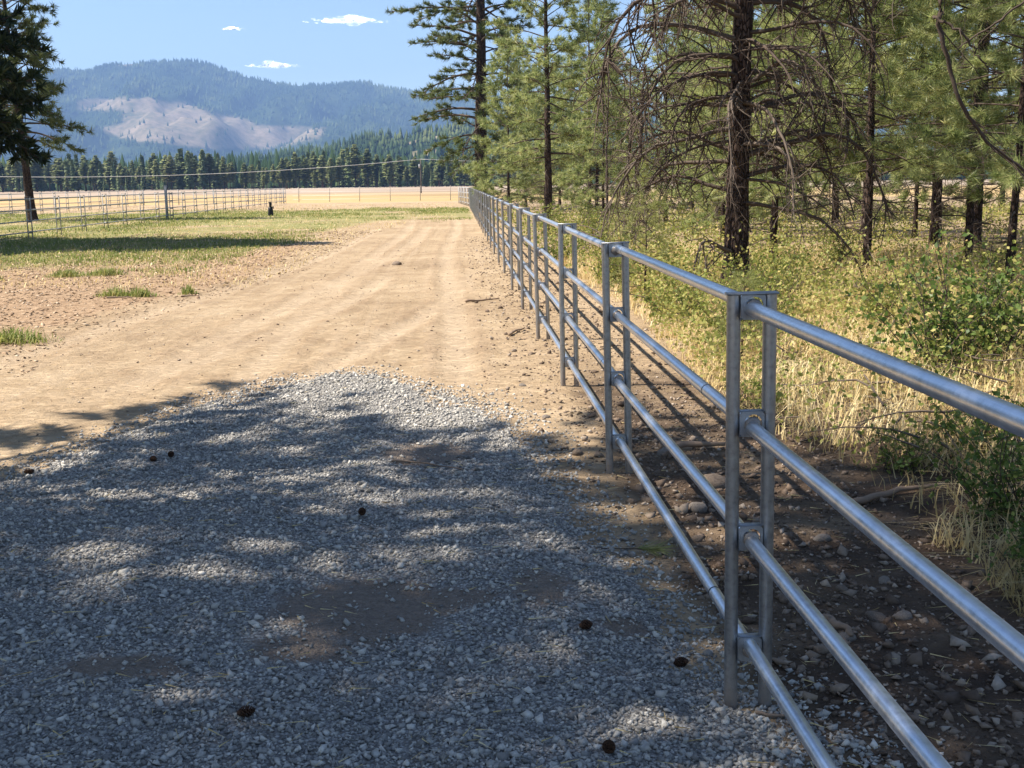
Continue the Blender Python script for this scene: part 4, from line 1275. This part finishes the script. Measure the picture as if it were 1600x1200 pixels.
cm = [cone_mesh(400), cone_mesh(401)]
CONES = [(-0.51, 5.66, "pine cone lying alone in the middle of the gravel"), (0.43, 4.11, "flattened pine cone on the gravel left of the nearest post"), (0.78, 3.81, "upright dark pine cone close to the nearest fence post"),
         (0.41, 3.18, "pine cone at the very bottom edge of the gravel"), (-0.73, 3.46, "half-crushed pine cone on the near gravel, far from the fence"), (-1.89, 7.01, "left one of two pine cones at the shaded gravel edge"),
         (-1.83, 7.15, "right one of two pine cones at the shaded gravel edge"), (-2.61, 6.8, "pine cone at the far left end of the gravel")]
for i, (x, y, lab) in enumerate(CONES):
    o = link("pine_cone", cm[i % 2], None, (x, y, float(surf(x, y)) + 0.025), (R(75 + 20 * (i % 3)), 0.2 * i, i * 2.1), (0.72,) * 3)
    tag(o, lab, "pine cone")

# fallen sticks and splinters
def stick(pts, r, label, mat="stick", name="stick"):
    pts = np.array(pts, float)
    c = pts[0].copy()
    rg = np.random.default_rng(int(abs(pts.sum()) * 1000) % 9999)
    tt = np.linspace(0, len(pts) - 1, 14)
    sm = np.stack([np.interp(tt, np.arange(len(pts)), pts[:, k]) for k in range(2)], -1)
    sm += np.cumsum(rg.normal(0, 0.006, sm.shape), 0)
    z = surf(sm[:, 0], sm[:, 1]) + r * 1.1 + 0.004
    P = np.column_stack([sm, z]); o = P[0].copy()
    b = MB(); b.tube(P - o, np.linspace(r, r * 0.45, 14), 7, rough=0.12, rg=rg)
    tag(link(name, b.mesh(name, M[mat]), None, tuple(o)), label, "stick")
stick([(-0.42, 6.78), (-0.3, 6.83), (-0.15, 6.74), (-0.02, 6.62)], 0.007, "dark curved stick lying on the brown patch in the gravel")
stick([(1.25, 7.05), (1.4, 7.1), (1.62, 7.0)], 0.028, "thick weathered stick beneath the second fence bay")
stick([(1.40, 4.20), (1.46, 4.02)], 0.020, "splintered piece of wood in the shaded soil")
stick([(2.0, 4.45), (2.02, 4.32)], 0.018, "pale broken splinter standing at the grass edge")
stick([(2.0, 5.7), (2.35, 5.95), (2.6, 5.95)], 0.022, "grey fallen branch at the foot of the dry grass")
stick([(-5.4, 17.9), (-5.05, 18.02)], 0.014, "brown stick among the bark litter beside a green tuft")
stick([(-4.3, 18.0), (-4.05, 18.2)], 0.012, "short stick on the bark litter near the track")
stick([(0.1, 16.6), (0.6, 16.8)], 0.02, "thin stick on the sunlit track left of the fence")
stick([(0.55, 12.8), (0.75, 13.3)], 0.02, "dark twig on the verge by the third fence bay")
stick([(0.92, 3.42), (1.12, 3.36)], 0.006, "dark twig on gravel at the foot of the nearest post")

# a fallen sprig of green needles beside the gravel
rg = np.random.default_rng(77)
tm = [tuft_template(rg, 60, 0.13, 0.003, 5, 38)]
b = MB()
b.tube([(-0.16, 0.05, 0.0), (0, 0, 0.01), (0.06, -0.03, 0.012)], [0.002, 0.003, 0.003], 5, 0)
put_tufts(b, np.array([(0.04, -0.02, 0.015), (0.07, -0.04, 0.02)]), np.array([(0.8, -0.5, 0.12), (0.7, -0.6, 0.2)]), np.array([1.0, 0.9]), tm, rg, 1)
o = link("pine_sprig", b.mesh("pine_sprig", [M["limb"], M["needle"]]), None, (0.80, 5.12, float(surf(0.8, 5.12)) + 0.012))
tag(o, "fallen green pine sprig at the gravel's edge under the low rail", "sprig")

# ================================================================== grass and undergrowth
def blades(pos, h, w, lean, rg, segs=2):
    """bent grass blades: pos (n,3)"""
    n = len(pos)
    a = rg.uniform(0, 2 * np.pi, n)
    d = np.stack([np.cos(a), np.sin(a), np.zeros(n)], -1)
    s = np.stack([-np.sin(a + rg.normal(0, .6, n)), np.cos(a), np.zeros(n)], -1) * w[:, None] * 0.5
    b = MB()
    mid = pos + d * (lean * h * 0.28)[:, None] + np.array([0, 0, 1.0]) * (h * 0.58)[:, None]
    tip = pos + d * (lean * h)[:, None] + np.array([0, 0, 1.0]) * (h * (1 - 0.35 * lean.clip(0, 1.4)))[:, None]
    v = np.stack([pos - s, pos + s, mid + s * 0.8, mid - s * 0.8, tip], 1)
    i = 5 * np.arange(n)[:, None]
    b.add(v.reshape(-1, 3), i + np.array([[0, 1, 2, 3]]))
    b.f.append((i + np.array([[3, 2, 4]]), 0))
    return b
def clump_xy(n_cl, per, x0, x1, y0, y1, ypow, spread, rg):
    cy_ = y0 + (y1 - y0) * rg.uniform(0, 1, n_cl) ** ypow
    cx_ = rg.uniform(x0, x1, n_cl)
    s = spread * (0.5 + rg.uniform(0, 1, n_cl))
    x = (cx_[:, None] + rg.normal(0, 1, (n_cl, per)) * s[:, None]).ravel()
    y = (cy_[:, None] + rg.normal(0, 1, (n_cl, per)) * s[:, None]).ravel()
    return x, y

rg = np.random.default_rng(91)
# tall dry grass behind the fence
x, y = clump_xy(6200, 24, 1.9, 11.5, 4.2, 26, 1.7, 0.10, rg)
e = x - np.interp(y, GE_Y, GE_X)
k = (e > -0.05 + 0.25 * (fbm(x * 2, y * 2, 3, 14) - 0.3)) & in_view(x, y, 0.6)
x, y = x[k], y[k]
patch = fbm(x * 0.5, y * 0.5, 3, 15)
k = rg.uniform(0, 1, len(x)) < np.clip(0.5 + 1.8 * (patch - 0.35), 0.25, 1)
x, y = x[k], y[k]
h = rg.uniform(0.05, 0.40, len(x)) * (0.7 + 0.6 * fbm(x, y, 2, 16)) * (0.55 + 0.45 * sstep(0, .5, x - np.interp(y, GE_Y, GE_X)))
dg = link("dry_grass", blades(np.stack([x, y, gz(x, y) - 0.01], -1), h, rg.uniform(0.003, 0.007, len(x)) * (1 + 0.05 * y), rg.gamma(1.7, 0.62, len(x)).clip(0, 2.0), rg).mesh("dry_grass", M["drygrass"]))
tag(dg, "tall straw-coloured dry grass behind the pipe fence", kind="stuff")

# green grass of the field, thinning towards the track
N = 130000
y = 17 + 75 * rg.uniform(0, 1, N) ** 1.25
x = rg.uniform(-0.44, 0.02, N) * y + 0.5
gm = a_green(x, y) + 1.3 * (fbm(x * 0.22, y * 0.17, 4, 19) - 0.5) + 0.5 * (fbm(x * 1.2, y * 1.2, 2, 23) - 0.5)
k = (gm > 0.50 + 0.28 * rg.uniform(0, 1, N)) & (x < 0.7)
x, y = x[k], y[k]
h = rg.uniform(0.03, 0.13, len(x)) * (0.8 + 0.004 * y)
gg = link("green_grass", blades(np.stack([x, y, gz(x, y) - 0.005], -1), h, rg.uniform(0.010, 0.020, len(x)) * (0.6 + 0.018 * y), rg.gamma(2, 0.3, len(x)), rg).mesh("green_grass", M["greengrass"]))
tag(gg, "weedy green grass covering the field inside the fences", kind="stuff")

N = 14000
y = 20 + 78 * rg.uniform(0, 1, N) ** 1.2; x = rg.uniform(-0.44, 0.0, N) * y
k = (x < np.interp(y, LB_Y, LB_X) + 0.3) | (y > 58)
x, y = x[k], y[k]
sg = link("straw_stubble", blades(np.stack([x, y, gz(x, y) - 0.005], -1), rg.uniform(0.04, 0.12, len(x)), rg.uniform(0.012, 0.022, len(x)) * (0.6 + 0.016 * y), rg.gamma(2, 0.5, len(x)).clip(0, 1.8), rg).mesh("straw_stubble", M["drygrass"]))
tag(sg, "short dry straw mixed into the field's green grass", kind="stuff")
# single green tufts on the bare verge
TUFTS = [(-5.05, 13.05, 0.42, "bright green grass tuft cut by the picture's left edge"), (-5.45, 18.5, 0.26, "left half of the paired green weeds on the bark litter"), (-5.05, 18.4, 0.26, "right half of the paired green weeds on the bark litter"),
         (-4.32, 18.6, 0.12, "small round green tuft alone near the track"), (-7.55, 22.7, 0.40, "wide green patch left of its twin on the bark litter"), (-6.9, 22.9, 0.38, "taller green patch right of its twin on the bark litter"),
         (-8.9, 22.0, 0.35, "green grass tuft by the left edge above the litter"), (-8.3, 19.8, 0.30, "pale low tuft below the twin green patches"), (-5.0, 12.0, 0.16, "small weedy tuft at the left edge of the dirt")]
for i, (x, y, s, lab) in enumerate(TUFTS):
    n = int(420 * s / 0.3)
    px = rg.normal(0, s * 0.55, n); py = rg.normal(0, s * 0.4, n)
    b = blades(np.stack([px, py, np.full(n, -0.005)], -1), rg.uniform(0.06, 0.24, n) * np.exp(-(px / s) ** 2), rg.uniform(0.006, 0.014, n), rg.gamma(2.2, 0.32, n), rg)
    t = empty("grass_tuft", (x, y, float(gz(x, y)))); tag(t, lab, "grass tuft"); tag(link("foliage", b.mesh("foliage", M["greengrass"]), t), kind="stuff")

# leafy shrubs
LEAF = np.array([(0, -0.15, 0), (0.42, 0.35, 0.06), (0, 1.0, 0), (-0.42, 0.35, 0.06)])
def put_leaves(b, pos, dirs, size, rg, mat):
    F = frame_rows(dirs, rg)
    n = len(pos)
    v = LEAF[None, :, 0, None] * F[:, None, 0] + LEAF[None, :, 1, None] * F[:, None, 2] + LEAF[None, :, 2, None] * F[:, None, 1]
    v = v * size[:, None, None] + pos[:, None, :]
    b.add(v.reshape(-1, 3), (4 * np.arange(n)[:, None] + np.array([[0, 1, 2, 3]])), mat)
def shrub_mesh(seed, H, Wd, nst, leaf, mat, per=26):
    rg = np.random.default_rng(seed)
    st, c = MB(), MB()
    P, D = [], []
    for i in range(nst):
        a = rg.uniform(0, 6.28); o = rg.normal(0, 0.12 * Wd, 2)
        path = limb_path((o[0], o[1], -0.03), (math.cos(a) * Wd / H * 0.7 * rg.uniform(0, 1), math.sin(a) * Wd / H * 0.7 * rg.uniform(0, 1), 1), H * rg.uniform(0.6, 1.1), 7, 0.5, 0, 0.22, rg)
        st.tube(path, np.linspace(0.006, 0.002, 8), 4, cap=False)
        for k in range(7):
            s = rg.uniform(0.25, 1); ii = min(int(s * 7), 6)
            d = unit(path[ii + 1] - path[ii] + rg.normal(0, 0.7, 3))
            tw = limb_path(path[ii], d, H * rg.uniform(0.12, 0.34), 3, 0.2, 0, 0.2, rg)
            st.tube(tw, np.linspace(0.0025, 0.001, 4), 3, cap=False)
            for m in range(per // 4):
                u = rg.uniform(0.1, 1) * 3; jj = min(int(u), 2)
                P.append(tw[jj] + (tw[jj + 1] - tw[jj]) * (u - jj) + rg.normal(0, 0.012, 3))
                D.append(d + rg.normal(0, 0.8, 3))
    put_leaves(c, np.array(P), np.array(D), leaf * rg.uniform(0.6, 1.25, len(P)), rg, 0)
    return st.mesh("stems", M["limb"]), c.mesh("foliage", M[mat])
sh_a = shrub_mesh(500, 0.95, 1.0, 26, 0.034, "shrub", 38)
sh_b = shrub_mesh(501, 0.70, 0.9, 22, 0.038, "shrub", 26)
sh_c = shrub_mesh(502, 0.95, 1.1, 26, 0.036, "shrub_dark", 40)
def shrub(ms, x, y, rz, s, label, name="shrub", group=None, cat="shrub"):
    t = empty(name, (x, y, float(gz(x, y)) - 0.02), rz); t.scale = (s, s, s)
    tag(t, label, cat, group)
    tag(link("stems", ms[0], t), kind="stuff"); link("foliage", ms[1], t)
SHR = [(sh_c, 4.05, 9.3, 0.3, 1.3, "large dark leafy shrub in sunlight behind the top rail at the right"), (sh_c, 4.75, 9.9, 1.5, 1.25, "broad leafy shrub touching the right edge above the top rail"),
       (sh_c, 2.68, 5.25, 2.2, 0.74, "shaded dark green shrub at the right edge between the upper rails"), (sh_c, 2.38, 4.45, 4.1, 0.52, "low shaded shrub at the right edge just above the second rail"),
       (sh_b, 3.1, 6.6, 3.7, 0.8, "scruffy green bush in the straw right of the shade line"), (sh_b, 2.55, 6.35, 0.9, 0.5, "small thin weed bush at the shade line right of the nearest post"), (sh_b, 2.2, 8.2, 2.6, 0.55, "low green bush right behind the nearest post's gap"),
       (sh_a, 2.75, 11.2, 0.2, 0.8, "yellow-green shrub filling the gap between nearest and second post"), (sh_a, 3.3, 12.6, 1.9, 0.95, "yellow-green shrub under the tangled pine's left limbs"),
       (sh_b, 2.6, 13.6, 3.0, 0.95, "light green shrub behind the second fence post"), (sh_a, 3.9, 14.2, 4.6, 0.9, "shrub at the foot of the tangled pine"),
       (sh_b, 4.9, 13.0, 5.3, 0.95, "yellow-green shrub below the low limb of the tangled pine"), (sh_a, 2.5, 18.5, 2.2, 1.0, "sunny shrub behind the third fence bay"),
       (sh_b, 2.2, 24.0, 0.7, 1.2, "yellowish shrub behind the fourth fence bay"), (sh_a, 3.2, 27.0, 3.3, 1.1, "tall yellow-green shrub left of the leaning dead sapling"),
       (sh_a, 2.9, 36.0, 1.1, 1.3, "yellow shrub at the foot of the straight bushy pine"), (sh_b, 4.6, 40.0, 5.0, 1.5, "wide shrub right of the straight bushy pine"),
       (sh_a, 7.0, 21.0, 2.0, 1.0, "shrub in dry grass right of the tangled pine"), (sh_b, 9.0, 19.0, 4.0, 1.0, "shrub in front of the bright gap's trunks"),
       (sh_a, 8.2, 15.0, 0.5, 1.0, "yellow-green shrub among dry grass above the top rail"), (sh_b, 6.3, 12.3, 1.4, 0.8, "thin shrub on the reddish dry grass")]
for q in SHR:
    shrub(*q, group="shrubs behind the fence")
# pine seedlings
seed_me = pine(140, 1.5, 0.018, 0.12, 0.5, 26, needle="needle", tuft_len=0.11, tuft_w=0.006, tuft_k=20, shape=0.8, density=1.3, droop=0.1)
for x, y, s, lab in ((2.55, 15.6, 0.95, "young pine seedling behind the second fence post's left rail"), (3.3, 21.5, 1.2, "young feathery pine seedling behind the third fence bay"), (2.5, 10.0, 0.55, "tiny pine seedling low between the nearest and second post")):
    t = empty("pine_seedling", (x, y, float(gz(x, y)))); t.scale = (s, s, s)
    tag(t, lab, "seedling")
    link("trunk", seed_me[0], t); link("crown", seed_me[1], t)

# low leafy undergrowth: nobody could count it
N = 80000
y = 6.5 + 48 * rg.uniform(0, 1, N) ** 1.35
x = np.interp(y, GE_Y, GE_X) + rg.uniform(0, 1, N) * (0.47 * y)
pt = fbm(x * 0.55, y * 0.55, 3, 24)
k = (rg.uniform(0, 1, N) < np.clip((pt - 0.36) * 4, 0.03, 1)) & in_view(x, y, 0.5)
x, y, pt = x[k], y[k], pt[k]
N = 30000
y2 = 8 + 12 * rg.uniform(0, 1, N); x2 = np.interp(y2, GE_Y, GE_X) + 0.15 + rg.uniform(0, 1, N) ** 1.2 * 3.2
p2 = fbm(x2 * 0.9, y2 * 0.9, 3, 28)
k = rg.uniform(0, 1, N) < np.clip((p2 - 0.40) * 5, 0.02, 1)
x, y, pt = np.concatenate([x, x2[k]]), np.concatenate([y, y2[k]]), np.concatenate([pt, p2[k] + 0.2])
kk = rg.uniform(0, 1, len(x)) < 0.5 + 0.5 * sstep(9, 13, y)
x, y, pt = x[kk], y[kk], pt[kk]
hz_ = np.abs(rg.normal(0, 1, len(x))) * 0.26 * (0.5 + pt)
b = MB()
put_leaves(b, np.stack([x, y, gz(x, y) + hz_ + 0.02], -1), rg.normal(size=(len(x), 3)), rg.uniform(0.020, 0.045, len(x)) * (0.7 + 0.035 * y), rg, 0)
ug = link("undergrowth", b.mesh("undergrowth", M["undergrowth"]))
tag(ug, "low yellow-green leafy undergrowth on the wood's floor", kind="stuff")
# fallen dead twigs on the wood's floor
b = MB()
for i in range(420):
    yy = 6 + 34 * rg.uniform() ** 1.4; xx = float(np.interp(yy, GE_Y, GE_X)) + 0.1 + rg.uniform() * 0.4 * yy
    a = rg.uniform(0, 6.28)
    pth = limb_path((xx, yy, float(gz(xx, yy)) + rg.uniform(0.0, 0.25)), (math.cos(a), math.sin(a), rg.normal(0, 0.35)), rg.uniform(0.2, 1.1), 5, 0.4, 0, 0.25, rg)
    b.tube(pth, np.linspace(0.008, 0.002, 6) * rg.uniform(0.5, 1.4), 4, cap=False)
tag(link("twig_litter", b.mesh("twig_litter", M["dead"])), "dead grey twigs littering the wood's floor", kind="stuff")

# fallen pine needles and straws on gravel and soil
n = 900
y = 2.9 + 7 * rg.uniform(0, 1, n) ** 1.3; x = rg.uniform(-0.42, 0.5, n) * y
k = x < 2.2
x, y = x[k], y[k]
b = MB()
a = rg.uniform(0, 6.28, len(x)); L = rg.uniform(0.03, 0.10, len(x)); z = surf(x, y) + 0.013
d = np.stack([np.cos(a), np.sin(a)], -1) * L[:, None]; w = np.stack([-np.sin(a), np.cos(a)], -1) * 0.0009
v = np.stack([np.column_stack([x, y, z]), np.column_stack([x + d[:, 0] + w[:, 0], y + d[:, 1] + w[:, 1], z]), np.column_stack([x + d[:, 0] - w[:, 0], y + d[:, 1] - w[:, 1], z + 0.004])], 1)
b.add(v.reshape(-1, 3), np.arange(len(x) * 3).reshape(-1, 3))
tag(link("needle_litter", b.mesh("needle_litter", M["drygrass"])), "dry pine needles and straws fallen on gravel and soil", kind="stuff")

# ================================================================== clouds and haze
def cloud(x, z, wd, ht, seed, label):
    import bmesh
    rg = np.random.default_rng(seed)
    bm = bmesh.new(); bmesh.ops.create_icosphere(bm, subdivisions=2, radius=1.0)
    V = np.array([v.co[:] for v in bm.verts]); Fc = np.array([[v.index for v in f.verts] for f in bm.faces]); bm.free()
    b = MB()
    for i in range(90):
        u = rg.normal(0, 0.33)
        s = ht * rg.uniform(0.22, 0.6) * math.exp(-(u / 0.55) ** 2)
        c = np.array([u * wd, rg.normal(0, ht * 1.2), rg.uniform(-0.1, 0.45) * ht * math.exp(-(u / 0.4) ** 2) * (1 + 0.4 * math.sin(u * 9 + seed))])
        vv = V * np.array([1.9, 1.4, 0.62]) * s * (1 + rg.normal(0, 0.07, (len(V), 1))) + c
        b.add(vv, Fc)
    tag(link("cloud", b.mesh("cloud", M["cloud"], smooth=True), None, (x, 9000, z)), label, "cloud")
cloud(-796, 1200, 500, 52, 1, "long flat white cloud high above the mountain")
cloud(-1352, 880, 320, 40, 2, "small white cloud just above the mountain crest")
cloud(-1652, 1150, 130, 22, 3, "tiny white wisp of cloud left of the long cloud")

t = NT("haze_air")
t.n.remove(t.p)
pv = t.node("ShaderNodeVolumePrincipled")
pv.inputs["Color"].default_value = (0.33, 0.53, 0.95, 1)
pv.inputs["Density"].default_value = 1.3e-4
pv.inputs["Anisotropy"].default_value = 0.0
t.lk(pv.outputs[0], t.out.inputs["Volume"])
b = MB(); b.box((-4600, -500, -6), (4600, 7300, 720))
tag(link("haze", b.mesh("haze", t.m)), "thin blue summer haze filling the valley air", kind="stuff")
